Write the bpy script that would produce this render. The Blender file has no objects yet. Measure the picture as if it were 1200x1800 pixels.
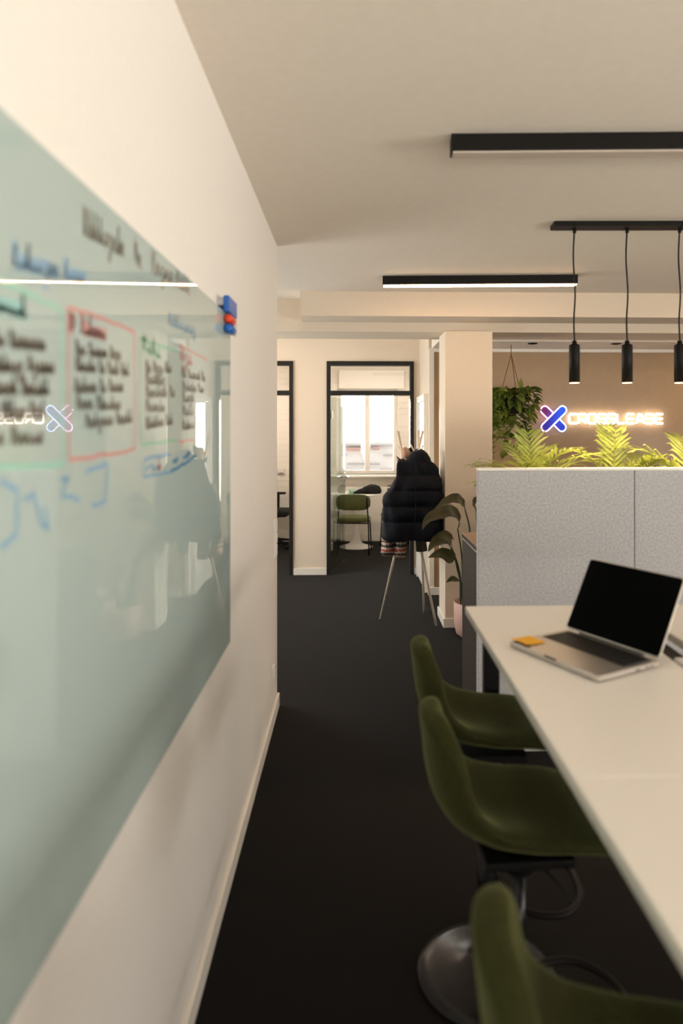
import bpy, bmesh, math, random
from mathutils import Vector, Matrix
from math import pi, sin, cos, radians as R

SC = bpy.context.scene
COL = SC.collection

# ------------------------------------------------------------------ camera
CAMH = 1.62
YAW = math.atan(39 / 1200)
cd = bpy.data.cameras.new('camera')
cd.lens = 24.0
cd.sensor_width = 36.0
cd.shift_x = -60 / 1800
cd.shift_y = -146 / 1800
cd.clip_start = 0.02
cd.dof.use_dof = True
cd.dof.focus_distance = 5.9
cd.dof.aperture_fstop = 1.8
cam = bpy.data.objects.new('camera', cd)
COL.objects.link(cam)
cam.location = (0, 0, CAMH)
cam.rotation_euler = (pi / 2, 0, -YAW)
SC.camera = cam

# ------------------------------------------------------------------ exposure
SC.view_settings.view_transform = 'Standard'
SC.view_settings.look = 'None'
SC.view_settings.gamma = 1.0
SC.view_settings.use_curve_mapping = False
SC.view_settings.exposure = 0.0
SC.cycles.use_denoising = True
SC.cycles.max_bounces = 10
SC.cycles.diffuse_bounces = 6
SC.cycles.glossy_bounces = 5
SC.cycles.transmission_bounces = 8
SC.cycles.transparent_max_bounces = 12
SC.cycles.caustics_reflective = False
SC.cycles.caustics_refractive = False
SC.cycles.sample_clamp_indirect = 6.0

# ------------------------------------------------------------------ daylight
SKY = 11.5
GROUND_R, SKY_R = 205.0, 3.0      # windows of the right wall, W per metre
GROUND_B, SKY_B = 95.0, 2.0      # windows behind the camera
GROUND_C, SKY_C = 5.0, 39.0      # corridor window
LAMP = 28.0          # linear lamps
SPOT = 34.0          # pendant spots
W = bpy.data.worlds.new('world')
SC.world = W
W.use_nodes = True
bg = W.node_tree.nodes['Background']
bg.inputs['Strength'].default_value = SKY
# hazy sky above, brighter sunlit street and house fronts below the horizon (upper floor)
_n = W.node_tree.nodes.new
_tc = _n('ShaderNodeTexCoord')
_sp = _n('ShaderNodeSeparateXYZ')
_mr = _n('ShaderNodeMapRange')
_mr.inputs['From Min'].default_value = -0.25
_mr.inputs['From Max'].default_value = 0.35
_cr = _n('ShaderNodeValToRGB')
_cr.color_ramp.elements[0].color = (1.62, 1.5, 1.34, 1)
_cr.color_ramp.elements[1].color = (0.40, 0.42, 0.44, 1)
W.node_tree.links.new(_tc.outputs['Generated'], _sp.inputs[0])
W.node_tree.links.new(_sp.outputs['Z'], _mr.inputs['Value'])
W.node_tree.links.new(_mr.outputs[0], _cr.inputs[0])
W.node_tree.links.new(_cr.outputs[0], bg.inputs['Color'])
# sky glows on the sun's side; cut elsewhere, where area lamps light the windows
_my = _n('ShaderNodeMapRange')
_my.inputs['From Min'].default_value = 0.3
_my.inputs['From Max'].default_value = 0.75
_my.inputs['To Min'].default_value = 0.22 * SKY
_my.inputs['To Max'].default_value = SKY
W.node_tree.links.new(_sp.outputs['Y'], _my.inputs['Value'])
W.node_tree.links.new(_my.outputs[0], bg.inputs['Strength'])

sd = bpy.data.lights.new('low_sun', 'SUN')
sd.energy = 20.0
sd.color = (1.0, 0.88, 0.72)
sd.angle = R(0.6)
sun = bpy.data.objects.new('low_sun', sd)
COL.objects.link(sun)
sun.location = (-3, 16, 5)
sun.rotation_euler = Vector((0.225, -1.0, -0.085)).to_track_quat('-Z', 'Y').to_euler()


def portal(loc, direction, w, h):
    d = bpy.data.lights.new('window_portal', 'AREA')
    d.shape = 'RECTANGLE'
    d.size, d.size_y = w, h
    d.cycles.is_portal = True
    o = bpy.data.objects.new('window_portal', d)
    COL.objects.link(o)
    o.location = loc
    o.rotation_euler = Vector(direction).to_track_quat('-Z', 'Z').to_euler()


# room constants
LX, CZ = -0.446, 2.688            # left wall face, ceiling
DWY, WINY = 7.60, 9.87            # wall with glass doors, outer wall
RX, BY = 5.6, -3.2                # right wall, wall behind
CORX = -2.9                       # far side of the corridor on the left
RWIN = [(-2.9, -1.3), (-0.8, 1.3)]     # windows in the right wall (y0, y1)
RZ0, RZ1 = 0.45, 2.45
BWIN = [(0.2, 2.0), (2.6, 4.6)]   # windows in the wall behind the camera (x0, x1)
CWIN = (4.4, 7.2, 0.5, 2.35)      # corridor window y0 y1 z0 z1
MW = (-0.235, 0.64, 0.96, 2.20)   # meeting room window x0 x1 z0 z1
OW = (-2.85, -2.25, 0.96, 2.20)     # office window


def daylight(p, d, w, h, ground, sky, tint=(0.86, 0.95, 1.0)):
    """daylight at a window: glow of the sunlit street rising from below, dimmer sky from straight out.
    p: middle of the opening on its outer face, d: unit direction into the room"""
    d = Vector(d)
    for name, q, direc, hh, power, colr in (
            ('street_glow', Vector(p) - d * 0.70 + Vector((0, 0, -0.5)), d * cos(R(77)) + Vector((0, 0, sin(R(77)))), 1.4, ground * w, (1.0, 0.915, 0.83)),
            ('sky_light', Vector(p) - d * 0.04, d, h, sky * w, tint)):
        L = bpy.data.lights.new(name, 'AREA')
        L.shape = 'RECTANGLE'
        L.size, L.size_y = w, hh
        L.energy = power
        L.color = colr
        o = bpy.data.objects.new(name, L)
        COL.objects.link(o)
        o.location = q
        z = -direc.normalized()
        x = Vector((0, 0, 1)).cross(d).normalized()
        y = z.cross(x)
        o.rotation_euler = Matrix((x, y, z)).transposed().to_euler()


for y0, y1 in RWIN:
    daylight((RX + 0.3, (y0 + y1) / 2, (RZ0 + RZ1) / 2), (-1, 0, 0), y1 - y0, RZ1 - RZ0, GROUND_R, SKY_R)
for x0, x1 in BWIN:
    daylight(((x0 + x1) / 2, BY - 0.2, (RZ0 + RZ1) / 2), (0, 1, 0), x1 - x0, RZ1 - RZ0, GROUND_B, SKY_B)
daylight((CORX - 0.2, (CWIN[0] + CWIN[1]) / 2, (CWIN[2] + CWIN[3]) / 2), (1, 0, 0), CWIN[1] - CWIN[0], CWIN[3] - CWIN[2], GROUND_C, SKY_C, (0.96, 0.95, 0.92))
portal(((MW[0] + MW[1]) / 2, WINY + 0.31, (MW[2] + MW[3]) / 2), (0, -1, 0), MW[1] - MW[0], MW[3] - MW[2])
portal(((OW[0] + OW[1]) / 2, WINY + 0.31, (OW[2] + OW[3]) / 2), (0, -1, 0), OW[1] - OW[0], OW[3] - OW[2])


# ------------------------------------------------------------------ helpers
def at(x, y, Y):
    """room point at depth Y seen at reference pixel (x, y)"""
    a, b = (x - 660) / 1200, -(y - 754) / 1200
    rx = sin(YAW) + a * cos(YAW)
    ry = cos(YAW) - a * sin(YAW)
    t = Y / ry
    return Vector((rx * t, Y, CAMH + b * t))


def col4(c):
    return (c[0], c[1], c[2], 1.0)


def srgb(r, g, b):
    def f(u):
        u /= 255
        return u / 12.92 if u <= 0.04045 else ((u + 0.055) / 1.055) ** 2.4
    return (f(r), f(g), f(b))


def mat(name, color, rough=0.5, metal=0.0, spec=0.5, **kw):
    m = bpy.data.materials.new(name)
    m.use_nodes = True
    p = m.node_tree.nodes['Principled BSDF']
    p.inputs['Base Color'].default_value = col4(color)
    p.inputs['Roughness'].default_value = rough
    p.inputs['Metallic'].default_value = metal
    p.inputs['Specular IOR Level'].default_value = spec
    for k, v in kw.items():
        p.inputs[k].default_value = v
    return m


def noise_mat(name, c1, c2, scale, rough=0.8, bump=0.0, detail=6.0, spec=0.3, stretch=None, lo=0.35, hi=0.65, **kw):
    m = mat(name, c1, rough, 0, spec, **kw)
    nt = m.node_tree
    p = nt.nodes['Principled BSDF']
    tc = nt.nodes.new('ShaderNodeTexCoord')
    src = tc.outputs['Object']
    if stretch:
        mp = nt.nodes.new('ShaderNodeMapping')
        mp.inputs['Scale'].default_value = stretch
        nt.links.new(src, mp.inputs['Vector'])
        src = mp.outputs['Vector']
    n = nt.nodes.new('ShaderNodeTexNoise')
    n.inputs['Scale'].default_value = scale
    n.inputs['Detail'].default_value = detail
    nt.links.new(src, n.inputs['Vector'])
    r = nt.nodes.new('ShaderNodeValToRGB')
    r.color_ramp.elements[0].position = lo
    r.color_ramp.elements[1].position = hi
    r.color_ramp.elements[0].color = col4(c1)
    r.color_ramp.elements[1].color = col4(c2)
    nt.links.new(n.outputs['Fac'], r.inputs['Fac'])
    nt.links.new(r.outputs['Color'], p.inputs['Base Color'])
    if bump:
        b = nt.nodes.new('ShaderNodeBump')
        b.inputs['Strength'].default_value = bump
        b.inputs['Distance'].default_value = 0.004
        nt.links.new(n.outputs['Fac'], b.inputs['Height'])
        nt.links.new(b.outputs['Normal'], p.inputs['Normal'])
    return m


def emit(name, color, strength):
    m = mat(name, color, 0.5)
    p = m.node_tree.nodes['Principled BSDF']
    p.inputs['Emission Color'].default_value = col4(color)
    p.inputs['Emission Strength'].default_value = strength
    return m


def glass_mat(name, tint=(1, 1, 1), ior=1.5):
    m = bpy.data.materials.new(name)
    m.use_nodes = True
    nt = m.node_tree
    nt.nodes.clear()
    out = nt.nodes.new('ShaderNodeOutputMaterial')
    mix = nt.nodes.new('ShaderNodeMixShader')
    fr = nt.nodes.new('ShaderNodeFresnel')
    geo = nt.nodes.new('ShaderNodeNewGeometry')
    mr = nt.nodes.new('ShaderNodeMapRange')
    mr.inputs['To Min'].default_value = ior
    mr.inputs['To Max'].default_value = 1 / ior
    nt.links.new(geo.outputs['Backfacing'], mr.inputs['Value'])
    nt.links.new(mr.outputs[0], fr.inputs['IOR'])
    tr = nt.nodes.new('ShaderNodeBsdfTransparent')
    tr.inputs['Color'].default_value = col4(tint)
    gl = nt.nodes.new('ShaderNodeBsdfGlossy')
    gl.inputs['Roughness'].default_value = 0.0
    nt.links.new(fr.outputs[0], mix.inputs[0])
    nt.links.new(tr.outputs[0], mix.inputs[1])
    nt.links.new(gl.outputs[0], mix.inputs[2])
    nt.links.new(mix.outputs[0], out.inputs[0])
    return m


def leaf_mat(name, c1, c2, rough=0.4, trans=0.35, scale=9):
    m = noise_mat(name, c1, c2, scale, rough, spec=0.45)
    nt = m.node_tree
    p = nt.nodes['Principled BSDF']
    out = [n for n in nt.nodes if n.type == 'OUTPUT_MATERIAL'][0]
    t = nt.nodes.new('ShaderNodeBsdfTranslucent')
    ramp = [n for n in nt.nodes if n.type == 'VALTORGB'][0]
    nt.links.new(ramp.outputs[0], t.inputs['Color'])
    mx = nt.nodes.new('ShaderNodeMixShader')
    mx.inputs[0].default_value = trans
    nt.links.new(p.outputs[0], mx.inputs[1])
    nt.links.new(t.outputs[0], mx.inputs[2])
    nt.links.new(mx.outputs[0], out.inputs[0])
    return m


def obj(name, bm, material, parent=None, smooth=False, loc=None):
    bmesh.ops.recalc_face_normals(bm, faces=bm.faces[:])
    me = bpy.data.meshes.new(name)
    bm.to_mesh(me)
    bm.free()
    if smooth:
        me.polygons.foreach_set('use_smooth', [True] * len(me.polygons))
    me.materials.append(material)
    o = bpy.data.objects.new(name, me)
    COL.objects.link(o)
    if parent is not None:
        o.parent = parent
    if loc is not None:
        o.location = loc
    return o


def tag(o, label=None, cat=None, group=None, kind=None):
    if label:
        o['label'] = label
    if cat:
        o['category'] = cat
    if group:
        o['group'] = group
    if kind:
        o['kind'] = kind
    return o


def thing(name, label, cat, loc=(0, 0, 0), rz=0.0, group=None):
    o = bpy.data.objects.new(name, None)
    COL.objects.link(o)
    o.empty_display_size = 0.1
    o.location = loc
    o.rotation_euler = (0, 0, rz)
    return tag(o, label, cat, group)


def copy_tree(o, parent=None):
    c = o.copy()
    COL.objects.link(c)
    if parent is not None:
        c.parent = parent
    for ch in [x for x in bpy.data.objects if x.parent == o]:
        copy_tree(ch, c)
    return c


def B():
    return bmesh.new()


def box(bm, lo, hi, bevel=0.0, seg=2):
    g = bmesh.ops.create_cube(bm, size=1.0)
    vs = g['verts']
    for v in vs:
        v.co = Vector([lo[i] + (v.co[i] + 0.5) * (hi[i] - lo[i]) for i in range(3)])
    if bevel:
        es = list({e for v in vs for e in v.link_edges})
        bmesh.ops.bevel(bm, geom=es, offset=bevel, segments=seg, profile=0.5, affect='EDGES')
    return bm


def boxo(lo, hi, bevel=0.0, seg=2):
    return box(B(), lo, hi, bevel, seg)


def frame_axes(d):
    d = d.normalized()
    u = Vector((0, 0, 1)) if abs(d.z) < 0.95 else Vector((1, 0, 0))
    s = d.cross(u).normalized()
    return s, s.cross(d).normalized()


def tube(bm, pts, rad, n=10, closed=False, caps=True):
    pts = [Vector(p) for p in pts]
    rings = []
    N = len(pts)
    prev = None
    for i, p in enumerate(pts):
        if closed:
            d = pts[(i + 1) % N] - pts[i - 1]
        else:
            d = pts[min(i + 1, N - 1)] - pts[max(i - 1, 0)]
        d.normalize()
        if prev is None:
            s, u = frame_axes(d)
        else:
            s = prev - d * prev.dot(d)
            s.normalize()
            u = s.cross(d)
        prev = s
        r = rad[i] if isinstance(rad, (list, tuple)) else rad
        rings.append([bm.verts.new(p + (s * cos(2 * pi * k / n) + u * sin(2 * pi * k / n)) * r) for k in range(n)])
    for i in range(N if closed else N - 1):
        a, b = rings[i], rings[(i + 1) % N]
        for k in range(n):
            bm.faces.new((a[k], a[(k + 1) % n], b[(k + 1) % n], b[k]))
    if caps and not closed:
        bm.faces.new(rings[0])
        bm.faces.new(rings[-1][::-1])
    return bm


def lathe(bm, prof, n=40, c=(0, 0, 0)):
    rings = []
    for r, z in prof:
        if r < 1e-5:
            rings.append([bm.verts.new((c[0], c[1], c[2] + z))])
        else:
            rings.append([bm.verts.new((c[0] + r * cos(2 * pi * k / n), c[1] + r * sin(2 * pi * k / n), c[2] + z)) for k in range(n)])
    for a, b in zip(rings, rings[1:]):
        for k in range(n):
            k2 = (k + 1) % n
            if len(a) == 1 and len(b) == 1:
                continue
            if len(a) == 1:
                bm.faces.new((a[0], b[k2], b[k]))
            elif len(b) == 1:
                bm.faces.new((a[k], a[k2], b[0]))
            else:
                bm.faces.new((a[k], a[k2], b[k2], b[k]))
    return bm


def spline(pts, n=8):
    """Catmull-Rom through pts"""
    P = [Vector(p) for p in pts]
    P = [P[0] * 2 - P[1]] + P + [P[-1] * 2 - P[-2]]
    out = []
    for i in range(1, len(P) - 2):
        for k in range(n):
            t = k / n
            a, b, c, d = P[i - 1], P[i], P[i + 1], P[i + 2]
            out.append(0.5 * ((2 * b) + (c - a) * t + (2 * a - 5 * b + 4 * c - d) * t * t + (3 * b - a - 3 * c + d) * t ** 3))
    out.append(P[-2])
    return out


def lerp_table(tab, u):
    """tab: list of (u, value...)"""
    for a, b in zip(tab, tab[1:]):
        if u <= b[0]:
            t = (u - a[0]) / (b[0] - a[0])
            return [x + (y - x) * t for x, y in zip(a[1:], b[1:])]
    return list(tab[-1][1:])


def ribbon_leaf(bm, path, widths, side=None, fold=0.18, nw=4, wave=0.0, rnd=None):
    """leaf blade along path; widths per point (half-width); folded up along the midrib"""
    pts = [Vector(p) for p in path]
    N = len(pts)
    rows = []
    for i, p in enumerate(pts):
        d = (pts[min(i + 1, N - 1)] - pts[max(i - 1, 0)]).normalized()
        s = side.copy() if side is not None else d.cross(Vector((0, 0, 1)))
        s = (s - d * s.dot(d))
        if s.length < 1e-4:
            s = d.cross(Vector((0.3, 0.8, 0.2)))
        s.normalize()
        nrm = s.cross(d).normalized()
        w = widths[i]
        row = []
        for k in range(nw + 1):
            t = 2 * k / nw - 1
            off = s * (t * w) + nrm * (abs(t) * w * fold)
            if wave:
                off += nrm * (wave * w * sin(i * 1.7 + t * 2.0) * abs(t))
            row.append(bm.verts.new(p + off))
        rows.append(row)
    for a, b in zip(rows, rows[1:]):
        for k in range(nw):
            try:
                bm.faces.new((a[k], a[k + 1], b[k + 1], b[k]))
            except ValueError:
                pass


def subsurf(o, lv=1):
    m = o.modifiers.new('smooth', 'SUBSURF')
    m.levels = lv
    m.render_levels = lv
    return o


# ------------------------------------------------------------------ materials
M = {}
M['wall'] = noise_mat('warm_white_paint', (0.80, 0.768, 0.728), (0.82, 0.788, 0.748), 60, 0.75, 0.02)
M['wallfar'] = noise_mat('warm_lit_paint', (0.73, 0.635, 0.525), (0.75, 0.655, 0.545), 60, 0.75, 0.02)  # warm lamplight of the far end is put into this paint colour
M['ceil'] = noise_mat('ceiling_paint', (0.78, 0.71, 0.625), (0.80, 0.73, 0.645), 30, 0.85, 0.03)
M['trim'] = mat('trim_white', (0.84, 0.80, 0.74), 0.4)
M['tan'] = noise_mat('tan_wall_paint', (0.39, 0.262, 0.155), (0.405, 0.274, 0.163), 20, 0.22, 0.01)
M['carpet'] = noise_mat('charcoal_carpet', (0.0036, 0.0029, 0.0026), (0.0092, 0.0074, 0.0067), 320, 0.85, 0.4, spec=0.03)
_p = M['carpet'].node_tree.nodes['Principled BSDF']
_p.inputs["Sheen Weight"].default_value = 0.05
_p.inputs['Sheen Roughness'].default_value = 0.5
M['frame'] = mat('anthracite_frame', (0.016, 0.0145, 0.0135), 0.5, 0, 0.25)
M['black'] = mat('black_powder_coat', (0.008, 0.007, 0.0065), 0.5, 0, 0.15)
M['glossblack'] = mat('black_gloss_metal', (0.02, 0.019, 0.02), 0.25, 0.6)
M['chrome'] = mat('chrome', (0.75, 0.74, 0.72), 0.12, 1.0)
M['steel'] = mat('brushed_steel', (0.62, 0.58, 0.52), 0.3, 1.0)
M['white'] = mat('white_plastic', (0.82, 0.80, 0.77), 0.3)
M['glass'] = glass_mat('clear_glass')
M['doorglass'] = glass_mat('door_glass', (0.90, 0.955, 0.93))
M['paneglass'] = glass_mat('window_glass', (0.98, 0.99, 0.985))
M['felt'] = noise_mat('grey_felt', srgb(166, 166, 168), srgb(196, 196, 199), 95, 0.95, 0.15, detail=10, spec=0.1, lo=0.3, hi=0.7)
M['cabinet'] = mat('dark_grey_laminate', srgb(52, 45, 41), 0.6, 0, 0.12)
M['cabtop'] = mat('taupe_laminate', srgb(140, 112, 88), 0.45)
M['table'] = mat('white_table_laminate', (0.86, 0.82, 0.775), 0.38)
M['edge'] = mat('white_edge_band', (0.72, 0.68, 0.62), 0.35)
M['velvet'] = noise_mat('olive_velvet', (0.025, 0.026, 0.0075), (0.033, 0.034, 0.010), 90, 0.85, 0.15, spec=0.1)
_p = M['velvet'].node_tree.nodes['Principled BSDF']
_p.inputs['Sheen Weight'].default_value = 0.28
_p.inputs['Sheen Tint'].default_value = (0.65, 0.70, 0.30, 1)
_p.inputs['Sheen Roughness'].default_value = 0.35
M['green'] = noise_mat('green_upholstery', (0.088, 0.094, 0.034), (0.11, 0.117, 0.043), 80, 0.8, 0.1)
M['alu'] = mat('aluminium', (0.62, 0.58, 0.54), 0.32, 0.85)
M['screen'] = mat('dark_screen', (0.001, 0.001, 0.001), 0.2, 0, 0.03)
M['keys'] = mat('black_keys', (0.005, 0.005, 0.005), 0.5)
M['note'] = mat('orange_yellow_paper', (0.95, 0.46, 0.015), 0.7)
M['board'] = mat('pale_green_glass', (0.43, 0.53, 0.515), 0.0, 0, 0.75)
M['palm'] = leaf_mat('palm_leaf', (0.20, 0.25, 0.045), (0.36, 0.40, 0.08), 0.4, 0.3)
M['pothos'] = leaf_mat('pothos_leaf', (0.07, 0.12, 0.02), (0.30, 0.36, 0.06), 0.35, 0.25, 5)  # lighter mottling stands in for warm highlights on the foliage
M['lily'] = leaf_mat('dark_leaf', (0.020, 0.026, 0.009), (0.058, 0.052, 0.018), 0.35, 0.3, 7)
M['stem'] = mat('green_stem', (0.03, 0.04, 0.015), 0.5)
M['palmstem'] = mat('palm_stem', (0.30, 0.33, 0.06), 0.5)
M['soil'] = noise_mat('potting_soil', (0.01, 0.007, 0.005), (0.03, 0.02, 0.014), 60, 0.95, 0.4)
M['pinkpot'] = mat('dusty_pink_ceramic', srgb(196, 158, 146), 0.5)
M['whitepot'] = mat('white_planter', (0.78, 0.75, 0.70), 0.4)
M['darkpot'] = mat('dark_basket', (0.018, 0.016, 0.010), 0.8)
M['cord'] = mat('brown_cord', (0.13, 0.06, 0.03), 0.8)
M['puffer'] = noise_mat('navy_black_nylon', (0.004, 0.005, 0.009), (0.006, 0.008, 0.014), 25, 0.6, 0.25, spec=0.15)
M['jacket'] = noise_mat('dark_jacket', (0.012, 0.012, 0.012), (0.02, 0.02, 0.019), 30, 0.85, 0.3, spec=0.05)
M['olive'] = noise_mat('grey_olive_cloth', (0.05, 0.045, 0.035), (0.07, 0.063, 0.05), 60, 0.9, 0.2)
M['fleece'] = noise_mat('pink_beige_fleece', (0.42, 0.26, 0.19), (0.5, 0.32, 0.24), 120, 0.95, 0.5)
M['fur'] = noise_mat('brown_fur', (0.04, 0.02, 0.012), (0.10, 0.05, 0.03), 120, 0.95, 0.6)
M['wood'] = noise_mat('light_wood_pole', (0.66, 0.56, 0.45), (0.74, 0.63, 0.51), 12, 0.35, 0.0, stretch=(10, 10, 1), Metallic=0.2)
M['lampon'] = emit('lit_diffuser', (1.0, 0.62, 0.34), LAMP)
M['lampon2'] = emit('added_lamp_strong', (1.0, 0.87, 0.73), LAMP * 4.3)  # diffuser of the unseen lamps added in meeting room and office
M['lampon3'] = emit('added_lamp_warm', (1.0, 0.74, 0.47), LAMP * 1.7)  # diffuser of the unseen lamp added in the alcove
M['lampoff'] = mat('unlit_diffuser', (0.52, 0.45, 0.39), 0.4)
M['spoton'] = emit('spot_lens', (1.0, 0.70, 0.42), 6.0)
M['neonw'] = emit('white_neon', (1.0, 0.88, 0.74), 8.0)
M['neonp'] = emit('pink_neon', (1.0, 0.50, 0.86), 3.0)
M['neonb'] = emit('blue_neon', (0.42, 0.55, 1.0), 3.0)
M['purple'] = emit('purple_acrylic', (0.12, 0.004, 0.10), 0.5)
M['blueac'] = emit('blue_acrylic', (0.012, 0.03, 0.42), 0.9)
M['mint'] = mat('mint_ceramic', (0.36, 0.55, 0.44), 0.3)
M['blue'] = mat('blue_plastic', (0.004, 0.10, 0.42), 0.4)
M['red'] = mat('red_plastic', (0.65, 0.045, 0.012), 0.4)
M['facade'] = noise_mat('white_render', (0.86, 0.83, 0.80), (0.9, 0.87, 0.84), 3, 0.9)
M['tiles'] = noise_mat('red_roof_tiles', (0.50, 0.30, 0.27), (0.6, 0.38, 0.34), 8, 0.8)
M['paneldark'] = mat('facade_window', (0.45, 0.42, 0.42), 0.4)
M['asphalt'] = mat('street', (0.35, 0.33, 0.31), 0.9)
M['plum'] = mat('dark_mesh', (0.03, 0.028, 0.026), 0.6)
M['seatblack'] = noise_mat('black_fabric', (0.008, 0.008, 0.008), (0.014, 0.014, 0.014), 90, 0.9, 0.2)


def ink(name, c):
    return mat('marker_' + name, c, 0.05, 0, 0.5)


INK = {k: ink(k, v) for k, v in dict(
    black=(0.17, 0.155, 0.13), grey=(0.25, 0.23, 0.19), blue=(0.25, 0.43, 0.62), lightblue=(0.24, 0.42, 0.58),
    teal=(0.33, 0.60, 0.52), aqua=(0.33, 0.62, 0.60), pink=(0.58, 0.30, 0.29), green=(0.26, 0.52, 0.38), deepblue=(0.10, 0.25, 0.42)).items()}

# shiplap boards under the meeting room window
m = M['shiplap'] = mat('white_painted_boards', (0.80, 0.76, 0.70), 0.55)
nt = m.node_tree
_tc = nt.nodes.new('ShaderNodeTexCoord')
_sx = nt.nodes.new('ShaderNodeSeparateXYZ')
_m1 = nt.nodes.new('ShaderNodeMath'); _m1.operation = 'MULTIPLY'; _m1.inputs[1].default_value = 11.5
_m2 = nt.nodes.new('ShaderNodeMath'); _m2.operation = 'FRACT'
_m3 = nt.nodes.new('ShaderNodeMath'); _m3.operation = 'GREATER_THAN'; _m3.inputs[1].default_value = 0.1
_b = nt.nodes.new('ShaderNodeBump'); _b.inputs['Distance'].default_value = 0.012; _b.inputs['Strength'].default_value = 1.0
nt.links.new(_tc.outputs['Object'], _sx.inputs[0]); nt.links.new(_sx.outputs['Z'], _m1.inputs[0])
nt.links.new(_m1.outputs[0], _m2.inputs[0]); nt.links.new(_m2.outputs[0], _m3.inputs[0])
nt.links.new(_m3.outputs[0], _b.inputs['Height']); nt.links.new(_b.outputs[0], nt.nodes['Principled BSDF'].inputs['Normal'])


def knit_mat():
    """nordic knit: horizontal bands, each broken up by a row motif"""
    m = mat('nordic_knit', (0.5, 0.4, 0.33), 0.95, 0, 0.1)
    nt = m.node_tree
    N, L = nt.nodes.new, nt.links.new
    tc = N('ShaderNodeTexCoord')
    sp = N('ShaderNodeSeparateXYZ')
    L(tc.outputs['Object'], sp.inputs[0])

    def mt(op, a, b=None):
        n = N('ShaderNodeMath')
        n.operation = op
        for i, v in enumerate((a, b)):
            if v is None:
                continue
            if isinstance(v, (int, float)):
                n.inputs[i].default_value = v
            else:
                L(v, n.inputs[i])
        return n.outputs[0]
    zig = mt('PINGPONG', mt('MULTIPLY', mt('ADD', sp.outputs['X'], sp.outputs['Y']), 1.0), 0.012)
    zz = mt('ADD', sp.outputs['Z'], zig)
    f = mt('FRACT', mt('MULTIPLY', zz, 6.5))
    r = N('ShaderNodeValToRGB')
    r.color_ramp.interpolation = 'CONSTANT'
    els = [(0.0, (0.50, 0.40, 0.32)), (0.12, (0.05, 0.045, 0.045)), (0.27, (0.50, 0.40, 0.32)), (0.36, (0.33, 0.06, 0.04)),
           (0.48, (0.50, 0.40, 0.32)), (0.56, (0.05, 0.045, 0.045)), (0.70, (0.50, 0.40, 0.32)), (0.80, (0.06, 0.05, 0.05)), (0.9, (0.36, 0.25, 0.2))]
    while len(r.color_ramp.elements) < len(els):
        r.color_ramp.elements.new(0.5)
    for e, (p, c) in zip(r.color_ramp.elements, els):
        e.position = p
        e.color = col4(c)
    L(f, r.inputs[0])
    L(r.outputs[0], nt.nodes['Principled BSDF'].inputs['Base Color'])
    return m


M['knit'] = knit_mat()


def struct(name, bm, m, parent=None, smooth=False):
    o = obj(name, bm, m, parent, smooth)
    if parent is None:
        o['kind'] = 'structure'
    return o


# ================================================================== STRUCTURE
struct('floor', boxo((CORX - 0.2, BY - 0.2, -0.1), (RX + 0.3, WINY + 0.3, 0)), M['carpet'])
struct('ceiling', boxo((CORX - 0.2, BY - 0.2, CZ), (RX + 0.3, WINY + 0.3, CZ + 0.15)), M['ceil'])
LEND = 4.008
struct('wall_left', boxo((LX - 0.16, BY, 0), (LX, LEND, CZ)), M['wall'])
bm = B()
xs = [CORX - 0.2] + [v for w in BWIN for v in w] + [RX + 0.3]
for i in range(0, len(xs), 2):
    box(bm, (xs[i], BY - 0.2, 0), (xs[i + 1], BY, CZ))
for x0, x1 in BWIN:
    box(bm, (x0, BY - 0.2, 0), (x1, BY, RZ0))
    box(bm, (x0, BY - 0.2, RZ1), (x1, BY, CZ))
struct('wall_behind', bm, M['wall'])
bm = B()
for lo, hi in [((BY, 0), (CWIN[0], CZ)), ((CWIN[1], 0), (WINY, CZ)), ((CWIN[0], 0), (CWIN[1], CWIN[2])), ((CWIN[0], CWIN[3]), (CWIN[1], CZ))]:
    box(bm, (CORX - 0.2, lo[0], lo[1]), (CORX, hi[0], hi[1]))
struct('wall_corridor', bm, M['wall'])
bm = B()
ys = [BY] + [v for w in RWIN for v in w] + [6.66]
for i in range(0, len(ys), 2):
    box(bm, (RX, ys[i], 0), (RX + 0.3, ys[i + 1], CZ))
for y0, y1 in RWIN:
    box(bm, (RX, y0, 0), (RX + 0.3, y1, RZ0))
    box(bm, (RX, y0, RZ1), (RX + 0.3, y1, CZ))
struct('wall_right', bm, M['wall'])


def window(name, x0, x1, z0, z1, y, along='x', mull=1):
    """casement window lying in the plane y (along x) or in the plane x=y (along y)"""
    def cv(lo, hi):
        if along == 'x':
            return lo, hi
        return (lo[1], lo[0], lo[2]), (hi[1], hi[0], hi[2])
    bm = B()
    f = 0.055
    for lo, hi in [((x0, y, z0), (x0 + f, y + 0.07, z1)), ((x1 - f, y, z0), (x1, y + 0.07, z1)),
                   ((x0 + f, y, z0), (x1 - f, y + 0.07, z0 + f)), ((x0 + f, y, z1 - f), (x1 - f, y + 0.07, z1))]:
        box(bm, *cv(lo, hi), bevel=0.004)
    for k in range(mull):
        xm = x0 + (x1 - x0) * (k + 1) / (mull + 1)
        box(bm, *cv((xm - 0.035, y, z0 + f), (xm + 0.035, y + 0.07, z1 - f)), bevel=0.004)
    o = struct(name, bm, M['trim'])
    for k in range(mull + 1):
        a = x0 + (x1 - x0) * k / (mull + 1)
        b = x0 + (x1 - x0) * (k + 1) / (mull + 1)
        obj('pane', boxo(*cv((a + 0.035, y + 0.03, z0 + f), (b - 0.035, y + 0.036, z1 - f))), M['paneglass'], o)
    return o


for i, (y0, y1) in enumerate(RWIN):
    window('window_%d' % (i + 3), y0, y1, RZ0, RZ1, RX + 0.12, 'y', 1)

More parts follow.
